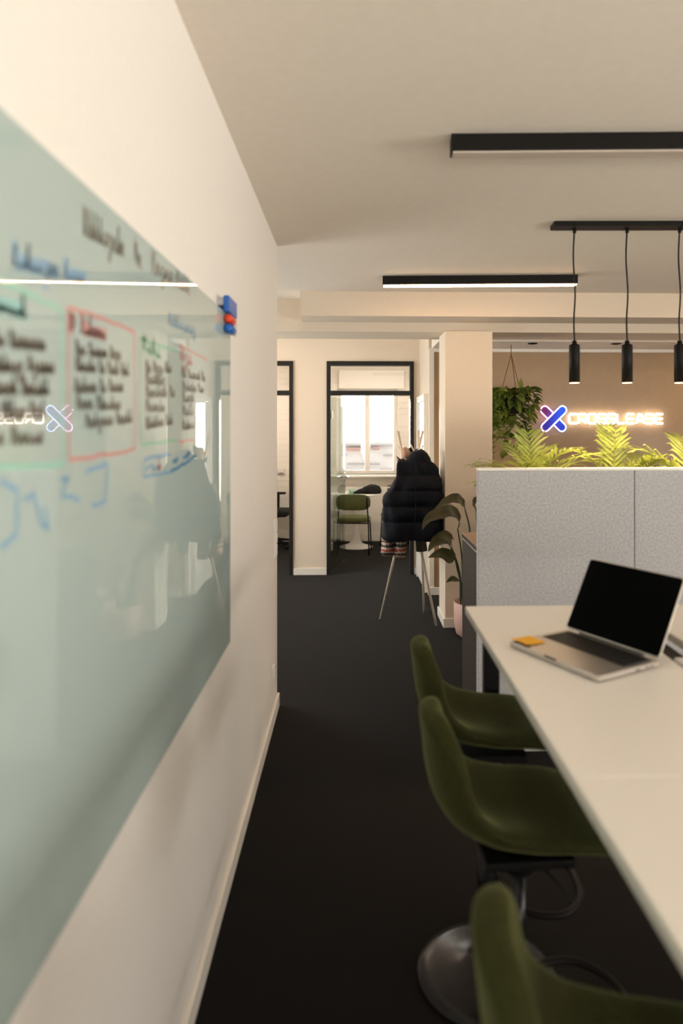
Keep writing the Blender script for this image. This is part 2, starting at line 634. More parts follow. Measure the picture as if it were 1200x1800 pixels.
for i, (x0, x1) in enumerate(BWIN):
    window('window_%d' % (i + 6), x0, x1, RZ0, RZ1, BY - 0.12, 'x', 1)
window('window_8', CWIN[0], CWIN[1], CWIN[2], CWIN[3], CORX - 0.12, 'y', 1)

# wall with the glass doors (y = DWY), openings for the two frames
FX = [(-1.62, -0.669), (-0.297, 0.673)]
FZ = 2.372
bm = B()
xs = [CORX, FX[0][0], FX[0][1], FX[1][0], FX[1][1], 1.6]
for i in range(0, 6, 2):
    box(bm, (xs[i], DWY, 0), (xs[i + 1], DWY + 0.12, CZ))
for a, b in FX:
    box(bm, (a, DWY, FZ), (b, DWY + 0.12, CZ))
struct('wall_far', bm, M['wallfar'])
# block beyond the corridor: side wall with the white door, and the tan wall that carries the sign
NX, NY = 0.738, 6.66
struct('wall_nib', boxo((NX, NY + 0.02, 0), (NX + 0.16, DWY + 0.12, CZ)), M['wallfar'])
struct('wall_tan', boxo((NX + 0.045, NY, 0), (RX + 0.3, NY + 0.15, CZ)), M['tan'])
struct('trim_1', boxo((NX, NY - 0.012, 0), (NX + 0.05, NY + 0.02, 2.41), 0.003), M['trim'])
struct('trim_2', boxo((NX + 0.05, NY - 0.03, 2.372), (RX, NY, 2.405), 0.006), M['trim'])
# beams and the dropped ceiling of the sign alcove
struct('trim_3', boxo((-0.415, 5.30, 2.497), (RX, 5.62, CZ)), M['wallfar']).name = 'ceiling_beam'
struct('trim_3', boxo((CORX, 5.615, 2.42), (RX, 6.08, CZ)), M['wallfar']).name = 'ceiling_beam_deep'
struct('ceiling_alcove', boxo((0.765, 6.08, 2.405), (RX, NY, CZ)), M['ceil'])
# column
cx0, cx1, cy0, cy1 = 0.745, 1.137, 5.55, 5.92
col = struct('column', boxo((cx0, cy0, 0), (cx1, cy1, 2.42), 0.006), M['wallfar'])
# outer wall with windows
bm = B()
xs = [CORX, OW[0], OW[1], MW[0], MW[1], RX]
for i in range(0, 6, 2):
    box(bm, (xs[i], WINY, 0), (xs[i + 1], WINY + 0.3, CZ))
for w in (OW, MW):
    box(bm, (w[0], WINY, 0), (w[1], WINY + 0.3, w[2]))
    box(bm, (w[0], WINY, w[3]), (w[1], WINY + 0.3, CZ))
struct('wall_outer', bm, M['shiplap'])
struct('wall_office', boxo((-0.62, DWY + 0.12, 0), (-0.50, WINY, CZ)), M['wall'])
struct('wall_meeting', boxo((1.5, DWY + 0.12, 0), (1.6, WINY, CZ)), M['wall'])
window('window_1', MW[0], MW[1], MW[2], MW[3], WINY + 0.12, 'x', 1)
window('window_2', OW[0], OW[1], OW[2], OW[3], WINY + 0.12, 'x', 1)
struct('trim_4', boxo((MW[0] - 0.08, WINY - 0.1, 0.925), (MW[1] + 0.1, WINY + 0.12, 0.96), 0.008), M['trim']).name = 'window_sill'
# roller shutter housing above the meeting room window
bm = B()
box(bm, (MW[0] + 0.02, WINY - 0.05, 2.20), (0.74, WINY + 0.01, 2.475), 0.012)
struct('trim_5', bm, M['trim']).name = 'window_shutter_box'

# baseboards
BH, BT = 0.075, 0.014


def base(name, lo, hi):
    struct(name, boxo(lo, hi, 0.003), M['trim'])


base('baseboard_left', (LX, BY, 0), (LX + BT, LEND + BT, BH))
base('baseboard_left_end', (LX - 0.16, LEND, 0), (LX + BT, LEND + BT, BH))
base('baseboard_far', (FX[0][1] + 0.001, DWY - BT, 0), (FX[1][0] - 0.001, DWY, BH))
base('baseboard_far_right', (FX[1][1] + 0.001, DWY - BT, 0), (NX, DWY, BH))
base('baseboard_tan', (NX - BT, NY - BT - 0.012, 0), (RX, NY - 0.0125, BH))
bm = B()
box(bm, (cx0 - BT, cy0 - BT, 0), (cx1 + BT, cy0, BH), 0.003)
box(bm, (cx0 - BT, cy0, 0), (cx0, cy1 + BT, BH), 0.003)
struct('baseboard_column', bm, M['trim'])
base('baseboard_outer', (-0.5, WINY - 0.02, 0), (1.5, WINY, 0.12))

# --- glass doors in anthracite frames
def door_frame(name, x0, x1):
    bm = B()
    f, d0, d1 = 0.042, DWY - 0.02, DWY + 0.10
    box(bm, (x0, d0, 0), (x0 + f, d1, FZ), 0.003)
    box(bm, (x1 - f, d0, 0), (x1, d1, FZ), 0.003)
    box(bm, (x0 + f, d0, FZ - 0.045), (x1 - f, d1, FZ), 0.003)
    o = struct(name, bm, M['frame'])
    obj('transom', boxo((x0 + f, d0, 1.995), (x1 - f, d1, 2.045), 0.003), M['frame'], o)
    obj('transom_glass', boxo((x0 + f, DWY + 0.04, 2.045), (x1 - f, DWY + 0.05, FZ - 0.045)), M['glass'], o)
    return o


d1 = door_frame('door_1', *FX[1])
d2 = door_frame('door_2', *FX[0])
# open glass leaf of door 1
hx, hy = -0.252, DWY + 0.06
ang = math.atan2(8.40 - hy, -0.108 - hx)
lf = obj('glass_leaf', boxo((0.0, -0.004, 0.012), (0.79, 0.004, 1.985), 0.001), M['doorglass'], d1)
lf.matrix_parent_inverse = Matrix()
lf.location = (hx, hy, 0)
lf.rotation_euler = (0, 0, ang)
for z in (0.30, 1.78):
    obj('hinge', boxo((-0.012, -0.014, z - 0.045), (0.05, 0.014, z + 0.045), 0.004), M['steel'], lf)
bm = B()
box(bm, (0.70, -0.012, 0.97), (0.765, 0.012, 1.09), 0.005)
tube(bm, spline([(0.735, -0.012, 1.035), (0.735, -0.05, 1.035), (0.715, -0.058, 1.035), (0.60, -0.058, 1.035)], 5), 0.009, 10)
tube(bm, spline([(0.735, 0.012, 1.035), (0.735, 0.05, 1.035), (0.715, 0.058, 1.035), (0.60, 0.058, 1.035)], 5), 0.009, 10)
obj('handle', bm, M['chrome'], lf, True)

# white door in the side wall
dw = struct('door_3', boxo((NX - 0.03, 6.80, 0.005), (NX - 0.004, 7.46, 1.90), 0.004), M['trim'])
bm = B()
for lo, hi in [((NX - 0.045, 6.73, 0), (NX, 6.80, 1.97)), ((NX - 0.045, 7.46, 0), (NX, 7.53, 1.97)), ((NX - 0.045, 6.80, 1.90), (NX, 7.46, 1.97))]:
    box(bm, lo, hi, 0.004)
obj('casing', bm, M['trim'], dw)
bm = B()
for z in (0.25, 1.65):
    tube(bm, [(NX - 0.034, 6.806, z - 0.05), (NX - 0.034, 6.806, z + 0.05)], 0.008, 8)
obj('hinge', bm, M['steel'], dw, True)

# ================================================================== OUTSIDE
struct('street', boxo((-30, WINY + 1, -6.2), (30, 60, -6)), M['asphalt'])
hb = thing('apartment_house', 'white house across the street with red roof edges seen through the window', 'building', (0, 34, -6))
obj('facade', boxo((-12, 0, 0), (14, 8, 7.6)), M['facade'], hb)
for (x0, x1, z) in [(-0.32, 0.54, 6.55), (0.96, 1.28, 6.6), (-0.72, -0.40, 5.5), (1.33, 2.2, 5.45)]:
    obj('awning_roof', boxo((x0, -0.9, z), (x1, 0.0, z + 0.16), 0.03), M['tiles'], hb)
for (x0, x1, z) in [(-0.8, 2.2, 6.80), (1.5, 2.2, 6.28), (-0.75, -0.35, 6.30), (-0.3, 0.95, 5.86), (1.0, 1.3, 5.86)]:
    obj('ledge', boxo((x0, -0.5, z), (x1, 0.0, z + 0.04)), M['paneldark'], hb)
hr = thing('tiled_roof_house', 'far pale house with a tiled gable behind the street front', 'building', (-3, 48, -6))
bm = B()
box(bm, (-9, 0, 0), (13, 8, 9.2))
obj('facade', bm, M['facade'], hr)

# ================================================================== WHITEBOARD
BX = -0.425
by0, by1, bz0, bz1 = -0.35, 2.375, 0.885, 2.008
wb = thing('glass_whiteboard', 'large pale green glass whiteboard covered in marker notes on the left wall', 'whiteboard', (BX, by1, bz0))


def bp(Y, z, off=0.0):
    return Vector((off, Y - by1, z - bz0))


obj('glass_panel', boxo((-0.006, by0 - by1, 0), (0.0, 0, bz1 - bz0), 0.001), M['board'], wb)
for yy, zz in [(by1 - 0.12, bz0 + 0.1), (by1 - 0.12, bz1 - 0.1), (1.0, bz0 + 0.1), (1.0, bz1 - 0.1), (by0 + 0.12, bz0 + 0.1), (by0 + 0.12, bz1 - 0.1)]:
    bm = B()
    tube(bm, [bp(yy, zz, -0.0208), bp(yy, zz, -0.0062)], 0.012, 14)
    obj('standoff', bm, M['steel'], wb)


def bpix(x, y):
    """pixel on the board face -> (Y, z)"""
    a, b = (x - 660) / 1200, -(y - 754) / 1200
    rx = sin(YAW) + a * cos(YAW)
    ry = cos(YAW) - a * sin(YAW)
    t = BX / rx
    return (ry * t, CAMH + b * t)


def stroke(bm, pts, w):
    """flat ink line on the board face through (Y, z) points"""
    N = len(pts)
    prevs = None
    for i in range(N):
        a = pts[max(i - 1, 0)]
        b = pts[min(i + 1, N - 1)]
        dy, dz = b[0] - a[0], b[1] - a[1]
        l = math.hypot(dy, dz) or 1e-6
        ny, nz = -dz / l * w / 2, dy / l * w / 2
        v = (bm.verts.new(bp(pts[i][0] + ny, pts[i][1] + nz, 0.0005)), bm.verts.new(bp(pts[i][0] - ny, pts[i][1] - nz, 0.0005)))
        if prevs:
            bm.faces.new((prevs[0], v[0], v[1], prevs[1]))
        prevs = v


def scrawl(bm, p0, p1, h, w, rnd, words):
    """a line of unreadable joined-up handwriting from p0 to p1 (Y, z)"""
    tot = sum(words) + 0.9 * (len(words) - 1)
    L = math.hypot(p1[0] - p0[0], p1[1] - p0[1])
    ux, uz = (p1[0] - p0[0]) / L, (p1[1] - p0[1]) / L
    unit = L / tot
    x = 0.0
    for wd in words:
        pts = []
        n = max(2, int(wd))
        cw = wd * unit / n
        for k in range(n):
            kind = rnd.choice('ooaeelnnhtgsr') if k else rnd.choice('THSPV')
            x0 = x + k * cw
            H = h
            if kind in 'THSPV':
                shape = [(0.1, 1.9), (0.2, 0.0), (0.3, 1.0), (0.6, 1.7), (0.7, 0.1)]
            elif kind in 'oae':
                shape = [(0.1, 0.3), (0.4, 1.0), (0.75, 0.8), (0.5, 0.0), (0.2, 0.3), (0.9, 0.2)]
            elif kind in 'nr':
                shape = [(0.1, 0.0), (0.15, 1.0), (0.25, 0.2), (0.55, 1.0), (0.7, 0.0), (0.95, 0.2)]
            elif kind in 'lht':
                shape = [(0.15, 0.2), (0.4, 1.9), (0.3, 0.0), (0.6, 0.9), (0.8, 0.0), (0.95, 0.2)]
            elif kind == 'g':
                shape = [(0.2, 0.8), (0.6, 0.9), (0.55, -0.8), (0.15, -0.7), (0.9, 0.2)]
            else:
                shape = [(0.15, 0.1), (0.5, 0.9), (0.7, 0.4), (0.4, 0.0), (0.95, 0.2)]
            for sx, sz in shape:
                pts.append((x0 + (sx + rnd.uniform(-.06, .06)) * cw, (sz + rnd.uniform(-.08, .08)) * H * 0.55))
        sm = spline([(a, 0, b) for a, b in pts], 3)
        stroke(bm, [(p0[0] + ux * p.x - uz * p.z * 0, p0[1] + uz * p.x + p.z) for p in sm], w)
        x += (wd + 0.9) * unit


rnd = random.Random(4)


def wline(name, colr, segs, w=0.006):
    """drawn lines from pixel polylines"""
    bm = B()
    for pl in segs:
        pts = [bpix(*p) for p in pl]
        out = []
        for a, b in zip(pts, pts[1:]):
            for k in range(6):
                t = k / 6
                out.append((a[0] + (b[0] - a[0]) * t + rnd.uniform(-.002, .002), a[1] + (b[1] - a[1]) * t + rnd.uniform(-.002, .002)))
        out.append(pts[-1])
        stroke(bm, out, w)
    return obj(name, bm, INK[colr], wb)


def wtext(name, colr, rows, h, w=0.0055):
    bm = B()
    for (x0, y0), (x1, y1), words in rows:
        scrawl(bm, bpix(x0, y0), bpix(x1, y1), h, w, rnd, words)
    return obj(name, bm, INK[colr], wb)


wtext('title_writing', 'grey', [((146, 412), (219, 452), [9]), ((236, 458), (249, 474), [2]), ((266, 476), (333, 518), [5, 4])], 0.045, 0.006)
wtext('blue_heading', 'blue', [((22, 470), (152, 502), [8, 5])], 0.034, 0.0065)
wline('teal_box', 'teal', [[(-25, 485), (40, 512), (107, 546)], [(107, 546), (110, 700), (111, 818)], [(111, 818), (40, 820), (-30, 822)]], 0.009)
wtext('aqua_heading', 'aqua', [((-30, 540), (46, 560), [7])], 0.03, 0.008)
wtext('left_notes', 'black', [((-40, 606), (80, 616), [5, 8]), ((-40, 652), (96, 656), [8, 6]), ((-40, 692), (86, 694), [7, 6]),
                              ((-20, 738), (78, 734), [2, 6, 4]), ((-20, 782), (76, 778), [2, 5])], 0.023, 0.0055)
wline('pink_box', 'pink', [[(118, 541), (175, 558), (236, 584)], [(236, 584), (237, 790)], [(237, 790), (180, 800), (121, 809)], [(121, 809), (119, 700), (118, 541)]], 0.007)
wtext('pink_heading', 'pink', [((142, 586), (186, 598), [7])], 0.032, 0.007)
wline('pink_pin', 'pink', [[(124, 552), (130, 560), (127, 582), (121, 575), (124, 552), (129, 575)]], 0.010)
wtext('middle_notes', 'black', [((132, 622), (212, 632), [3, 6, 4]), ((132, 652), (226, 660), [6, 2, 4, 3]), ((131, 690), (217, 688), [6, 2, 5]),
                                ((134, 718), (212, 720), [4, 7]), ((150, 752), (232, 742), [7, 5])], 0.023, 0.005)
wline('green_box', 'green', [[(246, 594), (312, 618)], [(246, 594), (244, 700), (248, 780)], [(250, 781), (312, 774)]], 0.007)
wtext('green_heading', 'green', [((250, 616), (282, 632), [4])], 0.038, 0.008)
wtext('right_notes', 'black', [((256, 654), (301, 655), [2, 4, 3]), ((256, 674), (291, 676), [7]), ((256, 698), (307, 697), [7, 2]),
                               ((256, 722), (290, 724), [6]), ((256, 754), (303, 745), [7, 3])], 0.025, 0.0055)
wline('red_line', 'pink', [[(314, 606), (364, 634)]], 0.006)
wline('red_line', 'pink', [[(314, 776), (340, 774)]], 0.006)
wtext('red_heading', 'pink', [((316, 634), (338, 642), [3])], 0.038, 0.008)
wtext('far_notes', 'black', [((319, 662), (361, 670), [2, 6, 2]), ((321, 686), (358, 690), [6, 3]), ((321, 706), (340, 706), [5]),
                             ((321, 730), (340, 730), [4]), ((321, 756), (352, 750), [6, 2])], 0.025, 0.006)
wtext('small_blue_heading', 'lightblue', [((296, 570), (344, 590), [8])], 0.03, 0.007)
for pl in [[(300, 798), (252, 808), (252, 838), (300, 830)], [(255, 825), (270, 818), (268, 828), (280, 820)],
           [(0, 845), (30, 860), (28, 940), (0, 962)], [(40, 880), (60, 868), (70, 920), (85, 930), (78, 890)],
           [(105, 845), (120, 838), (108, 870), (140, 880)], [(150, 830), (190, 815), (185, 880), (160, 890)]]:
    wline('blue_doodle', 'lightblue', [pl], 0.008)
for pl in [[(303, 812), (312, 806), (308, 814)], [(322, 806), (334, 794), (328, 806)], [(300, 828), (330, 812), (345, 800)]]:
    wline('deep_blue_stroke', 'deepblue', [pl], 0.008)
wline('red_mark', 'pink', [[(279, 802), (280, 832)], [(276, 822), (284, 821)]], 0.008)

# eraser and markers clinging to the far upper corner of the board
er = thing('board_eraser', 'bright blue felt eraser block above the markers at the corner of the whiteboard', 'eraser', (BX, 2.32, 2.03))
obj('body', boxo((0.001, -0.08, -0.027), (0.02, 0.075, 0.027), 0.004), M['blue'], er)
obj('felt_pad', boxo((-0.02, -0.07, -0.004), (0.001, 0.07, 0.022), 0.002), M['felt'], er)


def marker(label, m, z):
    t = thing('magnetic_marker', label, 'marker pen', (BX + 0.0155, 2.305, z))
    bm = B()
    tube(bm, [(0, -0.06, 0), (0, -0.055, 0), (0, 0.02, 0), (0, 0.024, 0)], [0.012, 0.0145, 0.0145, 0.012], 16)
    obj('cap', bm, m, t, True)
    bm = B()
    tube(bm, [(0, 0.0241, 0), (0, 0.07, 0)], 0.0115, 16)
    obj('barrel', bm, M['white'], t, True)


marker('red capped marker lying just under the blue eraser', M['red'], 1.982)
marker('blue capped marker lowest at the corner of the whiteboard', M['blue'], 1.951)

# light switch and socket on the end of the left wall
sw = thing('light_switch', 'white triple light switch near the end of the left wall', 'light switch', (LX, 3.86, 1.0))
obj('plate', boxo((0, -0.041, -0.10), (0.009, 0.041, 0.11), 0.003), M['white'], sw)
for k in range(3):
    z = -0.065 + 0.07 * k
    obj('rocker', boxo((0.009, -0.03, z - 0.03), (0.016, 0.03, z + 0.03), 0.003), M['white'], sw)
sk = thing('wall_socket', 'white power socket low on the end of the left wall', 'socket', (LX, 3.78, 0.272))
bm = B()
box(bm, (0, -0.041, -0.041), (0.009, 0.041, 0.041), 0.003)
obj('plate', bm, M['white'], sk)
bm = B()
lathe(bm, [(0.026, 0), (0.026, 0.004), (0.021, 0.004), (0.019, -0.003), (0, -0.003)], 24)
bmesh.ops.rotate(bm, verts=bm.verts, cent=(0, 0, 0), matrix=Matrix.Rotation(pi / 2, 3, 'Y'))
bmesh.ops.translate(bm, verts=bm.verts, vec=(0.0095, 0, 0))
obj('outlet', bm, M['white'], sk, True)

# ================================================================== CEILING LIGHTS
def linear_lamp(label, x, y, L, rz, on, z=CZ):
    t = thing('linear_ceiling_lamp', label, 'ceiling lamp', (x, y, z), rz, 'linear ceiling lamps')
    bm = B()
    box(bm, (0, 0, -0.062), (L, 0.07, -0.0005), 0.002)
    obj('housing', bm, M['black'], t)
    obj('diffuser', boxo((0.006, 0.006, -0.069), (L - 0.006, 0.064, -0.0622)), {0: M['lampoff'], 1: M['lampon'], 2: M['lampon2'], 3: M['lampon3']}[int(on)], t)


linear_lamp('short black linear lamp with glowing white underside before the ceiling beam', 0.203, 4.755, 1.35, R(-3.6), True)
linear_lamp('large black linear lamp with unlit underside nearest the camera on the ceiling', 0.354, 2.455, 1.36, R(-3.0), False)

linear_lamp('added unseen black linear lamp brightening the meeting room behind the open glass door', -0.2, 8.55, 1.3, 0, 2)  # unseen lamp, added to brighten the meeting room
linear_lamp('added unseen black linear lamp brightening the office behind the left glass door', -2.2, 8.75, 1.3, 0, 2)  # out of view, added so the office looks bright through its glass
linear_lamp('added unseen black linear lamp brightening the corridor left of the whiteboard wall', -2.1, 6.7, 1.36, 0, True)  # added lamp out of view, lifts the far wall and corridor end

linear_lamp('added unseen black linear lamp brightening the right part of the room before the beam', 2.7, 4.68, 1.35, R(-3.6), True)  # added beyond the frame to brighten the tan wall and column
linear_lamp('added unseen black linear lamp brightening the alcove right of the glowing lettering', 3.5, 6.15, 1.35, 0, 3, 2.405)  # unseen, added to light the tan wall from the right

pl = thing('pendant_lamp', 'black pendant lamp with bar and hanging tube shades over the plants', 'pendant lamp', (1.03, 3.47, CZ), R(-2.2))
obj('ceiling_bar', boxo((0, 0, -0.026), (1.05, 0.09, -0.0005), 0.003), M['black'], pl)
for k, x in enumerate((0.115, 0.388, 0.66, 0.935)):
    bm = B()
    w = 0.006
    tube(bm, spline([(x, 0.045, -0.026), (x - w, 0.045, -0.18), (x + w * .6, 0.045, -0.36), (x - w * .5, 0.045, -0.5), (x, 0.045, -0.612)], 6), 0.0042, 8)
    tube(bm, [(x, 0.045, -0.027), (x, 0.045, -0.05)], 0.009, 10)
    obj('cord', bm, M['black'], pl, True)
    bm = B()
    c = (x, 0.045, 0)
    lathe(bm, [(0, -0.610), (0.012, -0.610), (0.012, -0.625), (0.026, -0.632), (0.0275, -0.635), (0.0275, -0.828), (0.0255, -0.828), (0.0245, -0.800), (0, -0.800)], 28, c)
    sh = obj('tube_shade', bm, M['black'], pl, True)
    bm = B()
    lathe(bm, [(0, -0.8195), (0.0245, -0.8195), (0.0245, -0.830), (0, -0.8315)], 24, c)
    obj('lens', bm, M['spoton'], sh)
    d = bpy.data.lights.new('pendant_spot', 'SPOT')
    d.energy = SPOT
    d.color = (1.0, 0.72, 0.40)
    d.spot_size = R(112)
    d.spot_blend = 0.7
    d.shadow_soft_size = 0.02
    o = bpy.data.objects.new('pendant_spot', d)
    COL.objects.link(o)
    o.parent = pl
    o.location = (x, 0.045, -0.836)

for k, px in enumerate((943, 1093)):
    p = at(px, 601, 6.06)
    t = thing('recessed_spotlight', ['small black recessed spotlight above the hanging plant', 'small black recessed spotlight above the glowing lettering'][k],
              'spotlight', (p.x, 6.06, 2.405), 0, 'recessed spotlights')
    t.location.y = 6.2
    bm = B()
    lathe(bm, [(0, -0.0005), (0.045, -0.0005), (0.045, -0.006), (0.032, -0.008), (0.03, -0.003), (0, -0.003)], 28)
    obj('bezel', bm, M['black'], t, True)

# ================================================================== NEON SIGN
SY = NY - 0.035
ns = thing('neon_sign', 'glowing neon sign with crossed pink and blue bars and white lettering on the tan wall', 'neon sign', (1.956, SY, 1.72))


def offset_path(pts, d, closed=False):
    """offset of polyline (x,z) by d to the left, mitred"""
    out = []
    N = len(pts)
    for i in range(N):
        if closed:
            a, b, c = pts[i - 1], pts[i], pts[(i + 1) % N]
        else:
            a, b, c = pts[max(i - 1, 0)], pts[i], pts[min(i + 1, N - 1)]
        def nrm(p, q):
            dx, dz = q[0] - p[0], q[1] - p[1]
            l = math.hypot(dx, dz)
            return (-dz / l, dx / l) if l > 1e-9 else None
        n1, n2 = nrm(a, b), nrm(b, c)
        n1 = n1 or n2
        n2 = n2 or n1
        mx, mz = n1[0] + n2[0], n1[1] + n2[1]
        l2 = mx * mx + mz * mz
        k = 2 * d / max(l2, 0.6)
        out.append((b[0] + mx * k, b[1] + mz * k))
    return out


GL = {
    'C': [[(1, 1), (.14, 1), (0, .82), (0, .18), (.14, 0), (1, 0)]],
    'R': [[(0, 0), (0, 1), (.86, 1), (1, .86), (1, .52), (.86, .38), (.2, .38)], [(.55, .36), (1, 0)]],
    'O': ['closed', [(.14, 1), (.86, 1), (1, .82), (1, .18), (.86, 0), (.14, 0), (0, .18), (0, .82)]],
    'S': [[(1, 1), (.13, 1), (0, .87), (0, .63), (.13, .5), (.87, .5), (1, .37), (1, .13), (.87, 0), (0, 0)]],
    'L': [[(0, 1), (0, .16), (.14, 0), (1, 0)]],
    'E': [[(1, 1), (.14, 1), (0, .82), (0, .18), (.14, 0), (1, 0)], [(.2, .5), (.95, .5)]],
    'A': [[(0, 0), (.36, 1), (.64, 1), (1, 0)], [(.3, .3), (.7, .3)]],
}
x = at(1000, 736, SY).x - 1.956
xe = at(1168, 736, SY).x - 1.956
word = 'CROSSLEASE'
adv = (xe - x) / len(word)
lw, lh = adv * 0.80, 0.090
zc = at(1085, 736, SY).z - 1.72
for ch in word:
    g = GL[ch]
    bm = B()
    d = 0.0062
    closed = g[0] == 'closed'
    for path in (g[1:] if closed else g):
        pts = [(x + px * lw, zc - lh / 2 + pz * lh) for px, pz in path]
        if closed:
            for s in (1, -1):
                tube(bm, [(a, 0, b) for a, b in offset_path(pts, s * d, True)], 0.0038, 8, True)
        else:
            loop = offset_path(pts, d) + offset_path(pts, -d)[::-1]
            tube(bm, [(a, 0, b) for a, b in loop], 0.0038, 8, True)
    obj('letter', bm, M['neonw'], ns, True)
    x += adv


def capsule(c, L, r, ang, n=10):
    out = []
    for s in (1, -1):
        for k in range(n + 1):
            t = -pi / 2 + pi * k / n + (0 if s == 1 else pi)
            px, pz = s * L / 2 + r * cos(t), r * sin(t)
            if s == -1:
                px, pz = -L / 2 + r * cos(t), r * sin(t)
            out.append((c[0] + px * cos(ang) - pz * sin(ang), c[1] + px * sin(ang) + pz * cos(ang)))
    return out


pc = at(972.5, 736, SY)
cx, cz = pc.x - 1.956, pc.z - 1.72


def bar(name, ang, yoff, face, neon, label):
    loop = capsule((cx, cz), 0.238, 0.040, ang)
    bm = B()
    f0 = [bm.verts.new((a, yoff - 0.004, b)) for a, b in loop]
    f1 = [bm.verts.new((a, yoff + 0.002, b)) for a, b in loop]
    bm.faces.new(f0)
    bm.faces.new(f1[::-1])
    for k in range(len(loop)):
        k2 = (k + 1) % len(loop)
        bm.faces.new((f0[k], f0[k2], f1[k2], f1[k]))
    o = obj('emblem_bar', bm, face, ns)
    o['label'] = label
    bm = B()
    tube(bm, [(a, yoff - 0.007, b) for a, b in loop], 0.0058, 8, True)
    obj('neon_outline', bm, neon, o, True)


def two_tone(name, c1, c2, strength, axis_neg=True, split=0.0):
    """acrylic or neon that turns from one colour to the other along the sign"""
    m = emit(name, c1, strength)
    nt = m.node_tree
    tc = nt.nodes.new('ShaderNodeTexCoord')
    sp = nt.nodes.new('ShaderNodeSeparateXYZ')
    mr = nt.nodes.new('ShaderNodeMapRange')
    mr.inputs['From Min'].default_value = -0.07 + split
    mr.inputs['From Max'].default_value = 0.07 + split
    rp = nt.nodes.new('ShaderNodeValToRGB')
    rp.color_ramp.elements[0].color = col4(c1)
    rp.color_ramp.elements[1].color = col4(c2)
    mp = nt.nodes.new('ShaderNodeMapping')
    mp.inputs['Location'].default_value = (-cx, 0, -cz)
    nt.links.new(tc.outputs['Object'], mp.inputs['Vector'])
    nt.links.new(mp.outputs[0], sp.inputs[0])
    nt.links.new(sp.outputs['X'], mr.inputs['Value'])
    nt.links.new(mr.outputs[0], rp.inputs[0])
    p = nt.nodes['Principled BSDF']
    nt.links.new(rp.outputs[0], p.inputs['Emission Color'])
    nt.links.new(rp.outputs[0], p.inputs['Base Color'])
    return m


bar('emblem_bar', R(-45), 0.012, two_tone('purple_to_blue', (0.10, 0.002, 0.075), (0.003, 0.03, 0.42), 0.7), two_tone('pink_to_blue_neon', (1.0, 0.45, 0.85), (0.5, 0.6, 1.0), 4.5),
    'rear bar of the emblem turning from purple to blue')
bar('emblem_bar', R(45), -0.004, two_tone('indigo_to_blue', (0.015, 0.006, 0.24), (0.002, 0.06, 0.6), 0.8), two_tone('lilac_to_blue_neon', (0.95, 0.62, 1.0), (0.5, 0.65, 1.0), 4.5),
    'front blue bar of the emblem')
for px, pz in [(cx, cz)] + [(xe * t + (at(1000, 736, SY).x - 1.956) * (1 - t), zc) for t in (0.05, 0.35, 0.65, 0.95)]:
    bm = B()
    tube(bm, [(px, 0.004, pz), (px, 0.0345, pz)], 0.004, 8)
    obj('wall_bracket', bm, M['steel'], ns)

# ================================================================== HANGING PLANT
hp_y = 6.30
hp = thing('hanging_pothos', 'leafy trailing pothos hanging on cords beside the column', 'hanging plant', (1.50, hp_y, 1.62))
top = at(898, 606, hp_y)
HX = top.x - 1.50
ztop = 2.403 - 1.62
bm = B()
lathe(bm, [(0, 0.0), (0.07, 0.0), (0.10, 0.06), (0.112, 0.16), (0.105, 0.16), (0.09, 0.14), (0, 0.14)], 28, (HX, 0, 0.14))
obj('pot', bm, M['darkpot'], hp, True)
for k, (dx, dy) in enumerate([(-0.105, 0.0), (0.03, -0.1), (0.105, 0.02)]):
    bm = B()
    tube(bm, [(HX, 0, ztop), (HX, 0, ztop - 0.09), (HX + dx, dy, 0.30)], 0.0035, 6)
    obj('hanging_cord', bm, M['cord'], hp)
rp = random.Random(11)


def heart_leaf(bm, p, d, L, wd, rp):
    """a heart-shaped blade from p along d, tip drooping"""
    d = Vector(d).normalized()
    pts = [Vector(p) + d * (L * t) + Vector((0, 0, -1)) * (L * 0.35 * t * t) for t in (0, 0.15, 0.35, 0.6, 0.82, 1.0)]
    ws = [wd * q for q in (0.35, 0.85, 1.0, 0.75, 0.38, 0.02)]
    sd = d.cross(Vector((rp.uniform(-.5, .5), rp.uniform(-.5, .5), 1)))
    ribbon_leaf(bm, pts, ws, sd, 0.25, 2)


for v in range(15):
    a = rp.uniform(0, 2 * pi)
    out = rp.uniform(0.08, 0.19)
    drop = rp.uniform(0.05, 0.44)
    if v > 10:
        drop = rp.uniform(0.38, 0.62); out *= 0.7
    pz = 0.30
    path = spline([(HX + 0.05 * cos(a), 0.05 * sin(a), pz), (HX + out * cos(a), out * sin(a), pz + 0.07), (HX + (out + .02) * cos(a), (out + .02) * sin(a), pz - drop * .5),
                   (HX + out * cos(a + .3) - 0.02, out * sin(a + .3), pz - drop)], 6)
    bm = B()
    tube(bm, path, 0.003, 5)
    vine = obj('vine', bm, M['palmstem'], hp)
    bm = B()
    for q in path[2:]:
        for s in range(rp.choice((1, 1, 2))):
            t = a + rp.uniform(-1.4, 1.4)
            heart_leaf(bm, q, (cos(t), sin(t), rp.uniform(-0.5, 0.4)), rp.uniform(0.06, 0.115), rp.uniform(0.022, 0.04), rp)
    obj('leaves', bm, M['pothos'], vine, True)
bm = B()
for k in range(95):
    t = rp.uniform(0, 2 * pi)
    r0 = rp.uniform(0.0, 0.13)
    heart_leaf(bm, (HX + r0 * cos(t), r0 * sin(t), 0.30 + (rp.uniform(0, .06) if k < 35 else rp.uniform(-0.22, 0)) if r0 < .12 else 0.2), (cos(t), sin(t), rp.uniform(0.1, 0.9)), rp.uniform(0.07, 0.12), rp.uniform(0.022, 0.036), rp)
